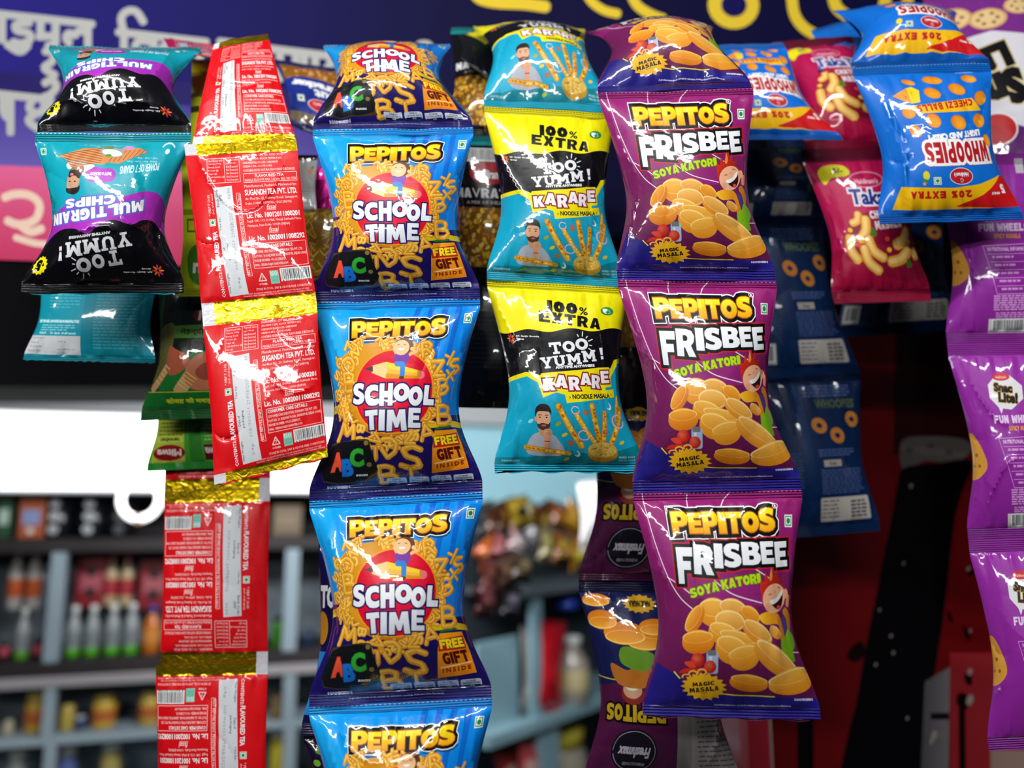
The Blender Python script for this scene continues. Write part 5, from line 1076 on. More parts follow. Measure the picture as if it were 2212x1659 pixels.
# --- packets behind the blue strip, low left
hang(SPK, 'navy packet poking out behind the lower blue alphabet packets, at their left', SA, None, (690, 1160, 860, 1160, 880, 1590, 650, 1588), .70, plainart('#16124A', 120, marks=lambda a: (a.text('TOM', 4, 30, 40, 44, WH, 1), a.add(ell(20, 22, 6, 5), '#6AA82A'), a.add(box(0, 70, 20, 108), '#1C86D8'), a.add(ell(8, 56, 10, 10), '#C8861A'))), 'gloss', seed=151, full=.4)
hang(SPK, 'dark packet with green marks at the bottom edge, left of the blue strip', SA, None, (655, 1585, 860, 1585, 870, 1800, 665, 1800), .71, plainart('#14102E', 120, marks=lambda a: (a.add(ell(18, 20, 6, 4), '#4A8A1A'), a.add(ell(12, 34, 5, 4), '#6AA82A'))), 'gloss', seed=152, full=.4, crease=.05)

hang(TS, 'red and gold sachet end bent back over the line, left of the topmost tea sachet', TC, None, (352, 80, 478, 100, 474, 128, 368, 112), (.74, .72, .665, .665), TE, 'sachet', pinch=0, seed=171, full=.06, endlabels=EL)
hang(SPK, 'black and yellow packet wing bent back behind the topmost teal noodle packet', SA, None, (986, 70, 1090, 56, 1085, 190, 996, 128), (.76, .76, .70, .70), plainart('#0C0C10', 100, marks=lambda a: (a.add(pol(0, 0, 100, 0, 100, 10, 60, 40), '#E8DA10'), a.add(ell(90, 40, 7, 7), '#D0407A'))), 'gloss', seed=172, full=.2)
hang(SPK, 'plain blue packet wing bent back, left of the uppermost cheese ball packet', SA, None, (1752, 66, 1900, 22, 1905, 190, 1768, 150), (.80, .78, .73, .73), plainart('#0C6FD6', 110, marks=lambda a: a.add(ell(84, 20, 10, 7), '#E8901A')), 'satin', seed=173, full=.25)
# ---------------------------------------------------------------- the stall behind
class Frame:
    """an upright plane through two places, seen at photo columns xa (Ya ahead) and xb (Yb ahead)"""
    def __init__(s, xa, Ya, xb, Yb):
        A = at(xa, 1090, Ya); B = at(xb, 1090, Yb); s.o = np.array([A[0], A[1]]); d = np.array([B[0] - A[0], B[1] - A[1]]); s.d = d / np.linalg.norm(d)
        s.n = np.array([s.d[1], -s.d[0]])          # towards the viewer
    def hit(s, px, py, dep=0.0):
        r = at(px, py, 1.0) - [0, 0, CAMZ]; k = (s.o @ s.n + dep) / (r[:2] @ s.n); q = r * k
        return (q[:2] - s.o) @ s.d, CAMZ + q[2]
    def P(s, u, z, dep): q = s.o + s.d * u + s.n * dep; return (q[0], q[1], z)
def solid(name, V, F, mat, parent=None, smooth=False, org=(0, 0, 0), bev=0.0):
    me = bpy.data.meshes.new(name); me.from_pydata([tuple(np.array(v) - org) for v in V], [], F); me.materials.append(mat)
    if smooth: me.polygons.foreach_set('use_smooth', [True] * len(F))
    me.update(); o = link(name, me, parent)
    if bev: b = o.modifiers.new('edge', 'BEVEL'); b.width = bev; b.segments = 2
    return o
BF = [(0, 1, 2, 3), (7, 6, 5, 4), (0, 4, 5, 1), (1, 5, 6, 2), (2, 6, 7, 3), (3, 7, 4, 0)]
LEVELS = (1066, 1164, 1193, 1430, 1458, 1460, 1482, 1592, 1608, 1775, 1795, 1163, 1429, 1591, 1774)
def lev(fr, px, py):
    """height of a photo row; the rows of the shelf boards are read off at one column so that boards run level"""
    return fr.hit(150 if (fr is globals().get('fa') and py in LEVELS) else px, py)[1]
def fbox(name, fr, px0, py0, px1, py1, d0, d1, mat, parent=None, org=(0, 0, 0), bev=.002):
    """a box filling a photo rectangle on a frame, from d0 (back) to d1 (front) out of its plane"""
    rc = 150 if px1 - px0 > 900 else (px0 + px1) / 2
    a, _ = fr.hit(px0, py0); b, _ = fr.hit(px1, py0); zt = lev(fr, rc, py0); zb = lev(fr, rc, py1)
    return sbox(name, fr, a, b, zb, zt, d0, d1, mat, parent, org, bev)
def sbox(name, fr, a, b, zb, zt, d0, d1, mat, parent=None, org=(0, 0, 0), bev=.002):
    V = [fr.P(u, z, d) for d in (d1, d0) for u, z in ((a, zb), (b, zb), (b, zt), (a, zt))]
    return solid(name, V, BF, mat, parent, org=org, bev=bev)
def wbox(name, x0, x1, y0, y1, z0, z1, mat, parent=None, bev=0):
    V = [(x, y, z) for y in (y0, y1) for x, z in ((x0, z0), (x1, z0), (x1, z1), (x0, z1))]
    return solid(name, V, BF, mat, parent, bev=bev)
def lathe(name, prof, mat, parent, n=16):
    V = []; F = []
    for r, z in prof: V += [(r * math.cos(6.28318 * i / n), r * math.sin(6.28318 * i / n), z) for i in range(n)]
    for k in range(len(prof) - 1): F += [(k * n + i, k * n + (i + 1) % n, (k + 1) * n + (i + 1) % n, (k + 1) * n + i) for i in range(n)]
    F.append(tuple(range(n))[::-1]); F.append(tuple((len(prof) - 1) * n + i for i in range(n)))
    return solid(name, V, F, mat, parent, smooth=True)
_pm = {}
def pm(c, rough=.45, **k):
    key = (c, rough, tuple(sorted(k.items())))
    if key not in _pm: _pm[key] = plain('painted_' + c.strip('#').lower(), c, rough, **k)
    return _pm[key]
ST = dict(kind='structure')
# the shell of the stall and the street corner in front of it
tag(wbox('floor', -2.4, 2.6, -2.6, 3.7, -.1, 0, plain('worn_concrete', '#4A4744', .8, noise=.5, bump=.002)), **ST)
tag(wbox('ceiling', -2.4, 2.6, 1.3, 3.7, 2.75, 2.85, plain('ceiling_paint', '#C8CCCE', .8)), **ST)
tag(wbox('wall_back', -2.4, 2.6, 3.6, 3.7, 0, 2.75, plain('back_wall_paint', '#5E7076', .8, noise=.4)), **ST)
tag(wbox('wall_left', -2.4, -2.3, -2.6, 3.6, 0, 2.75, plain('side_wall_paint', '#3A4044', .8, noise=.4)), **ST)
tag(wbox('wall_right', 2.5, 2.6, -2.6, 3.6, 0, 2.75, plain('side_wall_paint', '#3A4044', .8, noise=.4)), **ST)

def sheet(name, artw, q, Y, mat, dep, side, **kw):
    """a printed board: the print on the front face of a real board, dep thick; q photo corners, Y per corner"""
    Ys = Y if isinstance(Y, (list, tuple)) else (Y,) * 4
    TL, TR, BR, BL = [at(q[2 * i], q[2 * i + 1], Ys[i]) for i in range(4)]
    P, T, cc, M_ = artw.build(); u = (P[:, 0] / artw.W)[:, None]; t = (P[:, 1] / artw.H)[:, None]
    V = (TL * (1 - u) + TR * u) * (1 - t) + (BL * (1 - u) + BR * u) * t
    nn = np.cross(TR - TL, BL - TL); nn /= np.linalg.norm(nn)
    if nn[1] < 0: nn = -nn
    cs = [TL, TR, BR, BL]; B = np.array(cs + [c + nn * dep for c in cs]); k = len(V)
    Fb = np.array([(4, 5, 6), (4, 6, 7), (0, 4, 7), (0, 7, 3), (1, 2, 6), (1, 6, 5), (0, 1, 5), (0, 5, 4), (3, 7, 6), (3, 6, 2)]) + k
    sc_ = C(side).at(np.zeros((1, 2)))[0]
    me = mesh_np(name, np.vstack([V, B]), np.vstack([T, Fb]), np.concatenate([cc, np.broadcast_to(sc_, (len(Fb), 3, 4))]), None, None, [mat], smooth=False)
    return link(name, me)
def flat_mat(name, rough, coat=0, noise=0, spec=.08):
    m, nt, b, N, L = newmat(name); a = N.new('ShaderNodeAttribute'); a.attribute_name = 'print'
    L.new(a.outputs['Color'], b.inputs['Base Color']); b.inputs['Roughness'].default_value = rough; b.inputs['Coat Weight'].default_value = coat; b.inputs['Specular IOR Level'].default_value = spec
    if noise:
        tc = N.new('ShaderNodeTexCoord'); n1 = N.new('ShaderNodeTexNoise'); n1.inputs['Scale'].default_value = 14; n1.inputs['Detail'].default_value = 6; L.new(tc.outputs['Object'], n1.inputs['Vector'])
        bp = N.new('ShaderNodeBump'); bp.inputs['Distance'].default_value = noise; L.new(n1.outputs['Fac'], bp.inputs['Height']); L.new(bp.outputs[0], b.inputs['Normal'])
    return m
# printed shop banner: photo frame of the sheet is x -160..2420, y -190..558 at 0.92 m
def banner():
    X0, Y0, k = -160.0, -190.0, 25.8
    a = Art(748 / k, lg('#28227E', '#080634', 4, 0, 44, 0), nx=20, ny=8, seals=(0, 0)); X = lambda v: (v - X0) / k; Y = lambda v: (v - Y0) / k  # base colour runs from violet at left to darker navy at right
    a.add(pol(X(-160), Y(200), X(600), Y(215), X(1000), Y(560), X(-160), Y(560)), lg('#3E3288', '#6458A8', 0, Y(200), 0, Y(370)))
    a.add(pol(X(-160), Y(160), X(700), Y(190), X(700), Y(240), X(-160), Y(210)), '#261E60')
    a.add(pol(X(-160), Y(364), X(700), Y(372), X(1100), Y(560), X(-160), Y(560)), lg('#D8608E', '#C23A62', 0, Y(370), 0, Y(560)))
    w = '#B0B0AE'; pen = .62
    L = lambda *p, wd=17: a.add(line(spline([(X(p[i]), Y(p[i + 1])) for i in range(0, len(p), 2)], 4), wd / k), w)
    S = lambda *p, wd=17: a.add(line([(X(p[i]), Y(p[i + 1])) for i in range(0, len(p), 2)], wd / k), w)
    # first row, first word
    S(-60, 34, 196, 58); S(2, 40, 2, 100); S(52, 46, 52, 58); L(62, 58, 32, 62, 34, 76, 58, 80, 62, 94, 44, 104, 24, 100)
    S(84, 48, 84, 86, 96, 86); S(78, 88, 112, 86); S(116, 52, 116, 104); L(116, 104, 98, 108); S(185, 58, 185, 106)
    L(185, 80, 168, 72, 156, 84, 146, 78, 138, 88, 146, 102); L(12, 106, 40, 122, 58, 106)
    L(92, 120, 112, 122, 108, 142, 92, 156, 116, 172); L(92, 190, 108, 182, 118, 196, 104, 214, 90, 222, 116, 246)
    # second word
    L(262, 74, 256, 44, 268, 28, 288, 28, 304, 52); S(248, 74, 440, 92); S(262, 78, 262, 128); S(326, 82, 326, 130); L(326, 96, 296, 92, 286, 108, 300, 122, 326, 118)
    S(380, 88, 380, 130); L(380, 104, 350, 100, 344, 116, 362, 124); S(424, 92, 424, 140)
    S(465, 90, 545, 98); S(492, 96, 492, 130); S(560, 102, 722, 118); S(596, 108, 596, 170); S(630, 110, 630, 170); S(648, 112, 648, 150); L(630, 150, 648, 170, 668, 150); S(672, 116, 672, 172); S(704, 120, 704, 180); L(700, 140, 690, 150)
    S(880, 96, 934, 100, wd=14); L(890, 96, 896, 84, 916, 84, 926, 98, wd=10)
    # second row
    S(-60, 210, 108, 224); S(20, 222, 20, 270); S(4, 222, 4, 250); L(4, 250, 12, 264, 22, 262); S(20, 256, 20, 298); L(66, 226, 60, 244, 76, 254, 92, 246); L(74, 254, 58, 270, 84, 290, 96, 300); S(92, 226, 92, 246)
    # pale letter on the pink band
    P = lambda *p, wd=17: a.add(line(spline([(X(p[i]), Y(p[i + 1])) for i in range(0, len(p), 2)], 4), wd / k), '#E6C8B4')
    P(6, 432, 30, 424, 62, 426, 82, 444, 74, 474, 40, 486, 12, 478); P(40, 486, 62, 500, 88, 492); P(30, 512, 70, 522, 98, 524, wd=14)
    # large yellow lettering, cut by the top of the photo
    Yl = lambda *p, wd=24: a.add(line(spline([(X(p[i]), Y(p[i + 1])) for i in range(0, len(p), 2)], 5), wd / k), '#E2C234')
    Yl(1010, -60, 1020, -20, 1060, -8, 1120, -6, 1170, 0, wd=26); Yl(1250, -60, 1262, -20, 1292, 4, 1325, 12, wd=20); Yl(1345, -60, 1362, -12, 1392, 10, 1424, 22, wd=22)
    a.add(ell(X(1575), Y(-12), 56 / k, 52 / k), '#E2C234').add(ell(X(1576), Y(-12), 28 / k, 26 / k), '#120E50'); Yl(1700, -60, 1706, 0, 1726, 32, 1756, 50, wd=24)
    Yl(1790, -60, 1800, -10, 1850, 14, 1900, -10, 1905, -60, wd=26); Yl(1950, -60, 1965, 8, 2010, 22, 2060, 0, wd=24); Yl(1930, 60, 1990, 45, 2040, 62, wd=18); Yl(2090, -60, 2098, 20, 2130, 60, wd=22)
    for v in range(-160, 2400, 190): a.add(ell(X(v), Y(-150), 6 / k), '#B8B8C0')
    return a
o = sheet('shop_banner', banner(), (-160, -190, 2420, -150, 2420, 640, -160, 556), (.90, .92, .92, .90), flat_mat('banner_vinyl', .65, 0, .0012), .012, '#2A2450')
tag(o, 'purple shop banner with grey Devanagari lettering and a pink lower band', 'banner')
# dark awning beam under the banner
b = wbox('trim_1', -1.35, 1.6, 1.22, 1.42, at(0, 835, 1.22)[2], at(0, 470, 1.22)[2], plain('dark_beam_paint', '#0E0D12', .8, spec=.15)); tag(b, **ST)
# the lit fascia above the shelves
fa = Frame(-160, 2.05, 1040, 2.45)
tag(fbox('trim_2', fa, -400, 700, 1500, 900, .02, .10, plain('fascia_grey', '#8E9092', .7)), **ST)
lb = empty('light_box', fa.P(.4, 1.9, 0), 'long white light box glowing above the shelves at left', 'light')
og = np.array(lb.location)
fbox('housing', fa, -400, 896, 760, 1066, .0, .05, pm('#E4E8EA'), lb, og)
fbox('diffuser', fa, -395, 900, 752, 1060, .05, .075, plain('glowing_panel', '#FFFFFF', .4, emit='#F6FAFF', es=1.35), lb, og)
for y in (930, 1012):
    a0, z0 = fa.hit(-390, y); b0, _ = fa.hit(745, y); V = []; F = []
    n = 10
    for u in (a0, b0): V += [fa.P(u, z0 + .014 * math.sin(6.2832 * i / n), .10 + .014 * math.cos(6.2832 * i / n)) for i in range(n)]
    F = [(i, (i + 1) % n, n + (i + 1) % n, n + i) for i in range(n)] + [tuple(range(n))[::-1], tuple(range(n, 2 * n))]
    solid('tube', V, F, plain('glowing_tube', '#FFFFFF', .4, emit='#FFFFFF', es=5), lb, org=og)
tag(fbox('wall_front', fa, 760, 900, 1500, 1092, .0, .05, plain('pale_blue_board', '#86B2BE', .7)), **ST)
# round fluorescent lamp
c = np.array(at(303, 1078, 1.75)); rl = empty('ring_lamp', c, 'round white ring lamp hanging at the shelf top, left of the gold foil band', 'lamp')
V = []; F = []; R1, R2, n, m = .044, .0085, 28, 10
for i in range(n):
    for j in range(m): t, p = 6.28318 * i / n, 6.28318 * j / m; V.append(((R1 + R2 * math.cos(p)) * math.cos(t), R2 * math.sin(p), (R1 + R2 * math.cos(p)) * math.sin(t)))
for i in range(n):
    for j in range(m): F.append((i * m + j, i * m + (j + 1) % m, ((i + 1) % n) * m + (j + 1) % m, ((i + 1) % n) * m + j))
solid('tube', V, F, plain('ring_tube_glow', '#FFFFFF', .4, emit='#FFFFFF', es=2.2), rl, True)
solid('holder', [(x, y, z) for y in (-.008, .008) for x, z in ((-.007, -.055), (.007, -.055), (.007, -.034), (-.007, -.034))], BF, pm('#A8846A'), rl)
solid('hanger', [(x, y, z) for y in (-.002, .002) for x, z in ((-.002, .05), (.002, .05), (.002, .5), (-.002, .5))], BF, pm('#8A8A8A'), rl)

# shelves at left
sh = empty('shelf_unit', fa.P(.4, 1.2, 0), 'tall dark shelf unit with grey posts, behind the hanging packets at left', 'shelf'); og = np.array(sh.location)
dk, lt = plain('dark_shelf_board', '#2E2628', .6, noise=.3), plain('grey_blue_post', '#93A4AE', .5)
D = .26
for y0, y1, mt, nm in ((1164, 1193, dk, 'shelf_board'), (1430, 1458, dk, 'shelf_board'), (1592, 1608, lt, 'shelf_board'), (1775, 1795, lt, 'shelf_board')): fbox(nm, fa, -400, y0, 900, y1, -D, .0, mt, sh, og)
fbox('edge_rail', fa, -400, 1460, 900, 1482, -.01, .006, plain('pale_rail', '#A4A0A2', .5), sh, og)
for x0, x1, y0, y1 in ((112, 144, 1193, 1430), (96, 122, 1482, 1592), (96, 122, 1608, 1775), (618, 648, 1193, 1430), (612, 640, 1482, 1592), (612, 640, 1608, 1775), (-300, -270, 1193, 1775), (872, 900, 1193, 1775)): fbox('post', fa, x0, y0, x1, y1, -.03, .0, lt, sh, og)
fbox('back_panel', fa, -400, 1066, 900, 1795, -D - .02, -D, plain('shelf_back', '#75828A', .7, noise=.4), sh, og)
fbox('back_panel', fa, -400, 1066, 900, 1164, -D, -D + .01, plain('dark_shelf_back', '#16161A', .7), sh, og)

def bottle(fr, cx, yt, yb, wpx, body, cap, lab, label, cat='bottle', group=None, dep=-.05, neck=.4, kind='bottle', rough=.15, base=None):
    u, _ = fr.hit(cx, yb, dep); zb = lev(fr, cx, yb); _, zt = fr.hit(cx, yt, dep); zt += zb - fr.hit(cx, yb, dep)[1]; ua, _ = fr.hit(cx - wpx / 2, yb, dep); r = abs(u - ua)
    h = zt - zb; P = fr.P(u, zb, dep - r); t = empty(kind, P, label, cat, group); f = (fr.o @ fr.n - 0) # stands a little behind the board's edge
    if kind == 'bottle':
        lathe('body', [(r * .86, 0), (r, h * .04), (r, h * .55), (r * .92, h * .64), (r * neck, h * .82), (r * neck, h * .88)], pm(body, rough), t)
        lathe('cap', [(r * neck * 1.25, h * .87), (r * neck * 1.3, h * .99), (r * neck * 1.1, h)], pm(cap), t)
        if lab: lathe('wrapper', [(r * 1.01, h * .2), (r * 1.02, h * .21), (r * 1.02, h * .5), (r * 1.01, h * .51)], pm(lab), t)
        if base: lathe('liquid', [(r * .9, h * .005), (r * 1.02, h * .04), (r * 1.02, h * .17), (r * .98, h * .18)], pm(base, .3), t)
    else:
        lathe('body', [(r * .9, 0), (r, h * .05), (r, h * .74), (r * .85, h * .84), (r * .8, h * .86)], pm(body, rough), t)
        lathe('lid', [(r * .84, h * .85), (r * .86, h * .98), (r * .8, h)], pm(cap), t)
        if lab: lathe('wrapper', [(r * 1.01, h * .22), (r * 1.02, h * .23), (r * 1.02, h * .58), (r * 1.01, h * .59)], pm(lab), t)
    return t
def carton(fr, x0, y0, x1, y1, c, c2, label, name='carton', cat='box', dep=(-.10, -.02), mark='#101014', group=None, spots=()):
    a, zt = fr.hit(x0, y0); b, _ = fr.hit(x1, y0); zb = lev(fr, x0, y1); t = empty(name, fr.P((a + b) / 2, zb, (dep[0] + dep[1]) / 2), label, cat, group); og = np.array(t.location)
    sbox('box_body', fr, a, b, zb, zt, dep[0], dep[1], pm(c), t, og, .003)
    sbox('front_panel', fr, a + (b - a) * .15, b - (b - a) * .15, zb + (zt - zb) * .32, zb + (zt - zb) * .68, dep[1] - .001, dep[1] + .001, pm(c2), t, og, 0)
    for fx, fy, s in spots: sbox('printed_spot', fr, a + (b - a) * (fx - s), a + (b - a) * (fx + s), zb + (zt - zb) * (fy - s * .6), zb + (zt - zb) * (fy + s * .6), dep[1], dep[1] + .0025, pm(mark), t, og, .001)
    return t
fb = lambda *a, **k: bottle(fa, *a, **k)
g = 'bottles with white caps and orange wrappers'
fb(22, 1200, 1330, 34, '#C8C4BE', '#F0F0EE', '#D8622A', 'orange labelled bottle with white cap, nearest the left edge of the photo', group=g, dep=-.12)
fb(62, 1199, 1330, 34, '#C8C4BE', '#F0F0EE', '#D8622A', 'orange labelled bottle with white cap, second from the left edge', group=g, dep=-.12)
fb(92, 1232, 1328, 20, '#5E7480', '#8898A2', None, 'slim grey blue bottle between orange labelled bottles and the post', dep=-.14)
fb(40, 1318, 1429, 30, '#A8ACAC', '#F2F2F2', '#8A8E90', 'clear bottle with green base left of the first post', base='#5AA82A')
for x, y0, lb_ in ((2, 1378, 'pinkish red can at the left edge of the photo, middle shelf'), (76, 1378, 'pinkish red can right of the green based bottle'), (98, 1350, 'dark can standing against the grey post')): fb(x, y0, 1429, 24, '#1C1A20', '#5A5C60', '#C04A5A' if 'red' in lb_ else '#34343A', lb_, cat='can', kind='can')
carton(fa, 140, 1212, 208, 1326, '#8E1422', '#B85A66', 'red carton with black marks right of the post', dep=(-.2, -.13), spots=((.5, .72, .16), (.5, .3, .16)))
carton(fa, 284, 1218, 352, 1330, '#8A1422', '#B05A64', 'red carton with black marks, partly behind the tea sachets', dep=(-.2, -.13), spots=((.5, .72, .16), (.5, .3, .16)))
g = 'cream bottles with pink caps'
fb(232, 1206, 1322, 30, '#C8B088', '#D8607A', '#B0303A', 'cream bottle with pink cap beside the first red carton', group=g, dep=-.12, neck=.3)
fb(266, 1206, 1322, 30, '#C8B088', '#D8607A', '#B0303A', 'cream bottle with pink cap nearer the second red carton', group=g, dep=-.12, neck=.3)
g = 'clear bottles with green bases'
for i, x in enumerate((150, 191, 235, 276)): fb(x, 1318, 1429, 32, '#9CA2A4', '#EEF0F0', '#7E8488', ('first', 'second', 'third', 'fourth')[i] + ' clear bottle with green base, counting from the grey post', group=g, base='#4FA81E')
fb(320, 1326, 1429, 38, '#C8701E', '#2A3A9A', '#D88A3A', 'orange drink bottle with a dark blue cap beside the tea sachets')
# top shelf
carton(fa, -12, 1070, 20, 1163, '#1E4A2E', '#B8D0C0', 'dark green carton at the left end of the top shelf', dep=(-.1, -.03))
carton(fa, 36, 1072, 92, 1163, '#B0562A', '#8A9AC8', 'orange carton with a pale blue panel on the top shelf', dep=(-.1, -.03), mark='#E8E4DC', spots=((.5, .18, .12),))
g = 'black jars with white spots'
for i, x in enumerate((130, 203, 268)):
    a0, zt = fa.hit(x, 1078, -.08); zb = lev(fa, x, 1163); t = empty('jar', fa.P(a0, zb, -.08), ('black jar with three white spots, next to the orange carton', 'black jar with three white spots, in the middle of the top shelf', 'black jar with faint spots, beneath the ring lamp')[i], 'jar', g)
    lathe('body', [(.036, 0), (.04, .01), (.04, (zt - zb) * .85), (.034, (zt - zb) * .9)], pm('#101216', .2), t); lathe('lid', [(.035, (zt - zb) * .9), (.035, zt - zb)], pm('#1C1E24'), t)
    for k, y in enumerate((1088, 1116, 1144)):  # bright highlights on the jars, modelled as pale discs
        _, z = fa.hit(x, y); q = solid('spot', [(.013 * math.cos(6.283 * j / 12), .013 * math.sin(6.283 * j / 12), s) for s in (0, .003) for j in range(12)], [tuple(range(12))[::-1], tuple(range(12, 24))] + [(j, (j + 1) % 12, 12 + (j + 1) % 12, 12 + j) for j in range(12)], pm('#B8BCC0' if i < 2 else '#4A4C52'), t)
        q.location = (fa.n[0] * .0405, fa.n[1] * .0405, z - zb); q.rotation_euler = (math.pi / 2, 0, math.atan2(fa.n[0], -fa.n[1]) * 1.0)
carton(fa, 590, 1092, 654, 1163, '#6A5844', '#7A6850', 'brown carton on the top shelf between tea sachets and blue packets', dep=(-.1, -.02))
# lower shelf
g = 'yellow jars on the lower shelf'
for cx, yt, wd, c, l in ((66, 1508, 48, '#C8A03A', 'yellow jar left of the lower post'), (138, 1536, 34, '#B8A04A', 'small yellow jar just right of the lower post'), (216, 1522, 54, '#D0A83A', 'widest yellow jar, under the clear bottles'), (316, 1522, 48, '#C8A848', 'yellow jar touching the tea sachets')):
    fb(cx, yt, 1591, wd, c, '#D8C060', '#B8622A' if wd > 46 else None, l, cat='jar', group=g, kind='jar', rough=.3)
fb(168, 1562, 1591, 26, '#3A4468', '#C8CCD8', None, 'small navy jar between two yellow jars', cat='jar', kind='jar')
fb(12, 1560, 1591, 24, '#B0A890', '#C8C0A8', None, 'small beige jar at the left edge of the lower shelf', cat='jar', kind='jar')
fb(598, 1362, 1429, 30, '#3A7A1E', '#1A1E1A', None, 'green jar right of the tea sachets, middle shelf', cat='jar', kind='jar')
fb(664, 1392, 1429, 26, '#22304A', '#3A4A6A', None, 'navy jar between second post and the blue packets', cat='jar', kind='jar')
carton(fa, 585, 1512, 608, 1591, '#6A5430', '#7A6440', 'brown carton right of the tea sachets on the lower shelf', dep=(-.1, -.02))
for x, c, l in ((20, '#8A928E', 'grey green tub at the bottom left corner'), (225, '#A89A5A', 'beige tub at the bottom edge under the widest yellow jar'), (598, '#C8B83A', 'yellow tub at the bottom edge right of the tea sachets'), (130, '#5A6AA0', 'bluish tub at the bottom edge right of the lower post')): fb(x, 1630, 1774, 46, c, '#B8BCB4', None, l, cat='tub', kind='tub')

# side shelves, running back to the right
fr = Frame(1030, 2.15, 1420, 2.95)
su = empty('shelf_unit', fr.P(.3, 1.2, 0), 'pale blue shelf unit running back, between blue and purple strips', 'shelf'); og = np.array(su.location)
pb = plain('pale_blue_paint', '#8CB0BC', .45); _, z1 = fr.hit(1060, 1585); _, z0 = fr.hit(1060, 1612); u0, _ = fr.hit(1045, 1600); u1, _ = fr.hit(1600, 1600)
sbox('shelf_board', fr, u0, u1, z0, z1, -.2, .02, pb, su, og)
zt = fr.hit(1060, 1300)[1]
for x0, x1, za, zc in ((1152, 1172, z1, zt + .02), (1165, 1208, z1 - .45, z0), (1440, 1460, z1 - .45, zt + .2)): a0, _ = fr.hit(x0, 1500); b0, _ = fr.hit(x1, 1500); sbox('post', fr, a0, b0, za, zc, -.02, .0, pb, su, og)
sbox('shelf_board', fr, u0 + .12, u1, zt, zt + .02, -.2, .02, plain('shelf_top_grey', '#5E666E', .5), su, og)
a0, _ = fr.hit(1062, 1500); b0, _ = fr.hit(1150, 1500); sbox('side_panel', fr, a0, b0, z1, zt - .12, -.07, -.05, pb, su, og)
sbox('back_panel', fr, u0, u1, z1 - .45, zt + .3, -.23, -.20, plain('shelf_dark_back', '#2E3840', .7), su, og)
sbox('shelf_board', fr, u0, u1, z1 - .47, z1 - .45, -.2, .02, pb, su, og)
def onfr(f, px, z, dep):
    u, _ = f.hit(px, 1500); return u
def pack3(label, fr, cx, yt, yb, w_, c, c2, rot_=0, name='small_packet', cat='packet', group=None, dep=-.03, seed=0, foil=0, full=.4):
    """a small filled packet standing or hanging on the side shelves: full pouch, crimped ends"""
    f8 = lambda h: '#' + ''.join('%02X' % int(int(h[i:i + 2], 16) * (.72 if foil else 1)) for i in (1, 3, 5)); c, c2 = f8(c), f8(c2)
    P = [np.array(fr.P(*fr.hit(cx + dx, y, dep), dep)) for dx, y in ((-w_ / 2, yt), (w_ / 2, yt), (w_ / 2, yb), (-w_ / 2, yb))]
    if rot_:
        m = sum(P) / 4; ax = Vector((fr.n[0], fr.n[1], 0)); from mathutils import Quaternion
        q = Quaternion(ax, math.radians(rot_)); P = [np.array(m) + np.array(q @ Vector(p - m)) for p in P]
    key = ('pk', c, c2, foil)
    if key not in A_:
        a = Art(140, Col(c, foil=foil), back=c, seals=(8, 8), nx=16); a.add(ell(50, 60, 34, 22), Col(c2, foil=foil)).add(box(12, 96, 88, 106), c2); A_[key] = a
    return packet(name, label, cat, Film(P, A_[key], seed=seed, full=full, crease=.05), M['gloss'], group)
_, zsh = fr.hit(1060, 1585)
def zpx(fr, px, z, dep=0):   # photo row of height z above the floor on the frame at column px
    lo, hi = 0.0, 2400.0
    for _ in range(40):
        m = (lo + hi) / 2
        if fr.hit(px, m, dep)[1] > z: lo = m
        else: hi = m
    return m
sb = lambda cx, dep=0: zpx(fr, cx, z1, dep)
pack3('grey beige sack leaning by the red packet on the pale blue shelf', fr, 1146, 1352, sb(1146, -.03), 44, '#8E8A84', '#B8B8B8', 0, 'sack', 'sack', seed=201, full=.6)
pack3('tall bright red packet standing on the pale blue shelf', fr, 1192, 1342, sb(1192), 52, '#C41828', '#B01422', -3, seed=202, full=.3, dep=.0)
pack3('brown packet right of the tall red packet', fr, 1236, 1392, sb(1236, -.06), 50, '#7A5E4E', '#A88A7A', 2, seed=203, dep=-.06)
bottle(fr, 1268, 1368, sb(1268), 40, '#A89A90', '#F0F0EE', '#C8B88A', 'brownish bottle with white cap, left of the maroon packet backs', dep=.03)
bottle(fr, 1244, 1298, 1318, 30, '#2A4AC0', '#2A50D8', None, 'bright blue lid sitting above the brown packet', cat='tub', kind='tub', dep=-.02)
zl = z1 - .45; lbx = lambda cx: zpx(fr, cx, zl)
bottle(fr, 1262, 1580, lbx(1262), 86, '#A8A090', '#C8B83A', '#2A4AC8', 'big jar with a blue label at the bottom edge', cat='jar', kind='jar', dep=-.0)
for cx, y, c, l, r in ((1100, 1614, '#A83A38', 'dull red packet at the bottom edge under the pale shelf', 8), (1140, 1604, '#B8484A', 'pinkish red packet beside the pale lower post', -10), (1158, 1640, '#C8C0BC', 'whitish packet at the bottom edge beside the lower post', 6)):
    pack3(l, fr, cx, y, y + 130, 56, c, '#D8A8A0', r, seed=int(cx), dep=-.02 - .02 * (cx % 3))
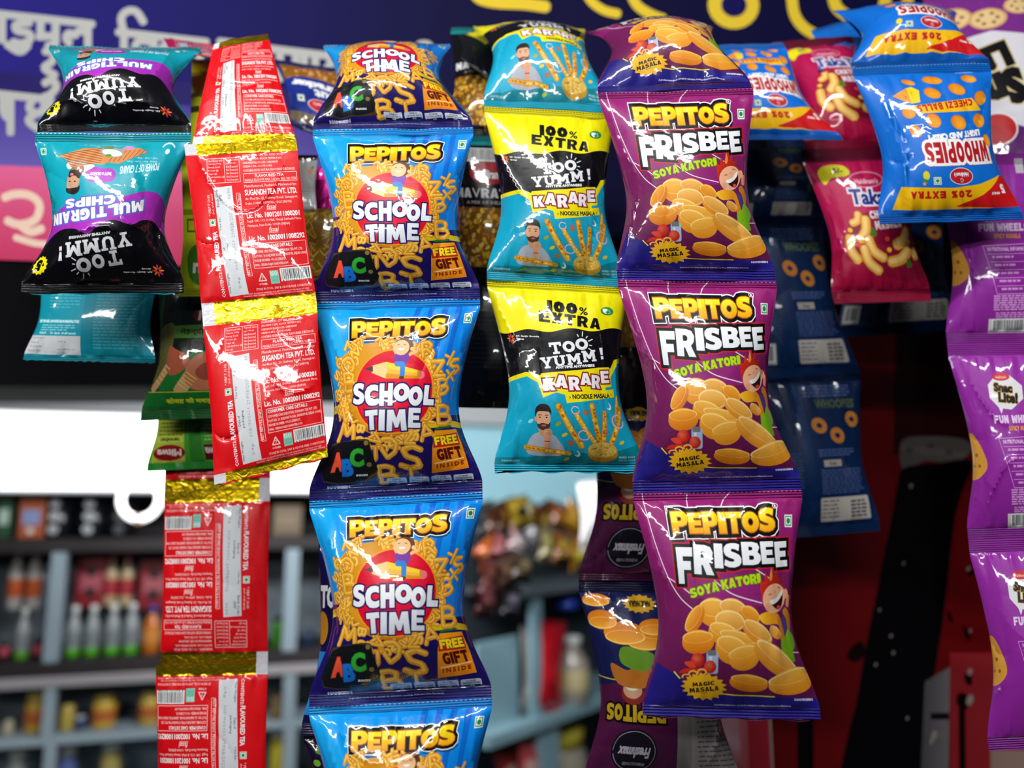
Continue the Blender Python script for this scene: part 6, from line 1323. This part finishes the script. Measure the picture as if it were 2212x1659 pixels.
# heap of shiny packets hanging over the side shelves
g = 'shiny packets hung in a heap over the side shelves'
rnd = random.Random(12)
hp = [(1046, 1120, '#3A4A52', '#7A8A90', 'grey'), (1066, 1128, '#6A3A24', '#8A5A34', 'brown'), (1092, 1112, '#5A2E1C', '#A8762A', 'chestnut'), (1120, 1110, '#B8961E', '#2A2416', 'gold'), (1148, 1116, '#8A7A1E', '#D8C02A', 'mustard'),
      (1176, 1126, '#6A3A1E', '#D8B83A', 'bronze'), (1206, 1116, '#8A4A18', '#C87A1E', 'copper'), (1238, 1122, '#B87A1E', '#E8C83A', 'amber'), (1262, 1130, '#8A5A1E', '#D8A83A', 'ochre'), (1050, 1196, '#D86A2A', '#E88A3A', 'orange'),
      (1082, 1186, '#9A3A44', '#C87A7A', 'rose'), (1114, 1176, '#8A5A5A', '#C8C0C0', 'dusty pink'), (1150, 1152, '#B8B0B8', '#E8E4E8', 'silver'), (1184, 1178, '#9A8A5A', '#C8C86A', 'khaki'), (1214, 1186, '#9A5A1E', '#B8A83A', 'tan'),
      (1244, 1196, '#A8701E', '#D8C83A', 'honey'), (1060, 1248, '#7A3A34', '#A86A5A', 'brick'), (1094, 1236, '#6A4A3A', '#9A7A5A', 'umber'), (1128, 1226, '#5A4A3E', '#A89A6A', 'olive brown'), (1046, 1300, '#6A2A34', '#8A4A4A', 'wine'), (1080, 1290, '#4A2E34', '#7A4A4E', 'plum'), (1104, 1300, '#3A3E44', '#A8A0B8', 'slate')]
for i, (x, y, c, c2, nm) in enumerate(hp):
    h_ = rnd.uniform(60, 84); w_ = rnd.uniform(40, 52); rt = rnd.uniform(-35, 35)
    pack3(nm + ' coloured shiny packet in the heap between blue and purple strips', fr, x, y - h_ / 2, y + h_ / 2, w_, c, c2, rt, seed=300 + i, foil=.3, dep=.05 + .035 * (i % 4) + (.10 if y > 1160 else 0) + (.10 if y > 1215 else 0), group=g, full=.5)
pack3('white packet with a red foot hanging beside the maroon packet backs', fr, 1272, 1038, 1190, 46, '#E4E2E0', '#E8E4E4', 4, seed=360, dep=.5)

# red pillar at right, with tar drips and bare concrete
def pillar():
    X0, Y0, k = 1600.0, 640.0, 8.0
    a = Art(1200 / k, '#7E1014', nx=16, ny=24, seals=(0, 0)); a.W = 100; X = lambda v: (v - X0) / k; Y = lambda v: (v - Y0) / k
    p = lambda *v: [c for i in range(0, len(v), 2) for c in (X(v[i]), Y(v[i + 1]))]
    a.add(pol(*p(1935, 700, 2100, 700, 2100, 1010, 1930, 1010)), '#3A0A0C')
    a.add(blob(*p(1948, 980, 2000, 968, 2080, 975, 2098, 1000, 2060, 1030, 2000, 1024, 1952, 1044)), '#77706A')
    for x, y in ((1965, 1000), (2010, 990), (2050, 1005)): a.add(ell(X(x), Y(y), 1.0, .7), '#55504C')
    a.add(blob(*p(1952, 1040, 2020, 1030, 2100, 1024, 2080, 1090, 2062, 1160, 2046, 1300, 2030, 1420, 2005, 1560, 1990, 1680, 1990, 1900, 1780, 1900, 1820, 1660, 1850, 1540, 1868, 1440, 1896, 1300, 1924, 1160, 1938, 1080), n=4), '#08070B')
    a.add(blob(*p(1838, 1430, 1860, 1416, 1870, 1440, 1850, 1460, 1830, 1450)), '#1A0608')
    a.add(pol(*p(1998, 1500, 2052, 1470, 2046, 1840, 1982, 1840)), lg('#5E5A5E', '#8A8688', X(1990), 0, X(2050), 0)).add(box(X(2010), Y(1564), X(2050), Y(1578)), '#141216')
    a.add(box(X(2052), Y(1440), X(2300), Y(1840)), '#AE2C34')  # brighter red at lower right: the light there put into the paint
    for x, y, rx, ry in ((2052, 1365, 5, 14), (2088, 1400, 5, 18), (2092, 1495, 8, 14), (2080, 1540, 14, 18), (2098, 1270, 10, 6), (2240, 1200, 9, 20)): a.add(ell(X(x), Y(y), rx / 8, ry / 8, 20), '#140506')
    a.add(line([(X(2078), Y(1545)), (X(2080), Y(1850))], 1.8), '#16080A')
    for x, y, s in ((2092, 1262, 4), (2096, 1394, 3), (2095, 1480, 6), (2095, 1538, 9), (2018, 1610, 8), (2012, 1622, 5), (1960, 1575, 3), (1930, 1440, 3), (1952, 1250, 3), (1900, 1350, 2.5), (1968, 1080, 4), (1892, 1465, 3), (1925, 1405, 3)): a.add(ell(X(x), Y(y), s / 8 * .8, s / 8 * 1.3, -20), '#B0A49C')
    a.add(box(X(1722), Y(1570), X(1758), Y(1840)), '#0A0608')
    a.add(box(X(2140), Y(1640), X(2400), Y(1840)), '#B89A8C')
    return a
o = sheet('red_pillar', pillar(), (1600, 640, 2400, 640, 2400, 1840, 1600, 1840), 1.02, flat_mat('red_gloss_paint', .3, .4, .0012), .35, '#B4222E')
tag(o, 'dark red painted pillar with black tar drips and bare grey patches', 'pillar')
bx2 = empty('door_post', at(1632, 1700, .98), 'bright red post with a thin pale line, left of the pillar foot', 'post')
x0, x1 = at(1618, 1600, .98)[0], at(1652, 1600, .98)[0]; xl = at(1668, 1600, .98)[0]
for nm, xa, xb, ya, yb, mt in (('post_face', x0, xl, .985, 1.02, pm('#C42A3C', .4)), ('pale_line', at(1664, 1600, .98)[0], at(1668, 1600, .98)[0], .98, .985, pm('#D8B8B4'))):
    solid(nm, [(x, y, z) for y in (ya, yb) for x, z in ((xa, 0), (xb, 0), (xb, at(1632, 1420, .98)[2]), (xa, at(1632, 1420, .98)[2]))], BF, mt, bx2, org=np.array(bx2.location))
cr = empty('teal_crate', at(1560, 1700, 1.5), 'teal glass fronted case between maroon packet backs and red post', 'case')
zc = at(1560, 1450, 1.5)[2]
solid('case_body', [(x, y, z) for y in (1.5, 1.75) for x, z in ((at(1480, 1600, 1.5)[0], 0), (at(1640, 1600, 1.5)[0], 0), (at(1640, 1600, 1.5)[0], zc), (at(1480, 1600, 1.5)[0], zc))], BF, plain('teal_case_paint', '#5C8C90', .3, noise=.4), cr, org=np.array(cr.location))
zz = at(1560, 1600, 1.5)[2]; solid('case_rail', [(x, y, z) for y in (1.49, 1.5) for x, z in ((at(1480, 1600, 1.5)[0], zz), (at(1640, 1600, 1.5)[0], zz), (at(1640, 1600, 1.5)[0], zz + .01), (at(1480, 1600, 1.5)[0], zz + .01))], BF, pm('#8AB0B0'), cr, org=np.array(cr.location))

# added lamps brightening the shelves and pale board, unseen behind the beam
lamp('shelf_fill_lamp', (-.3, 1.48, 2.04), (-.3, 2.2, 1.5), 1.1, .05, 13, (.95, .98, 1))
lamp('shelf_fill_lamp', (.5, 1.50, 2.10), (.45, 2.4, 1.5), .4, .05, 5, (.9, .98, 1))
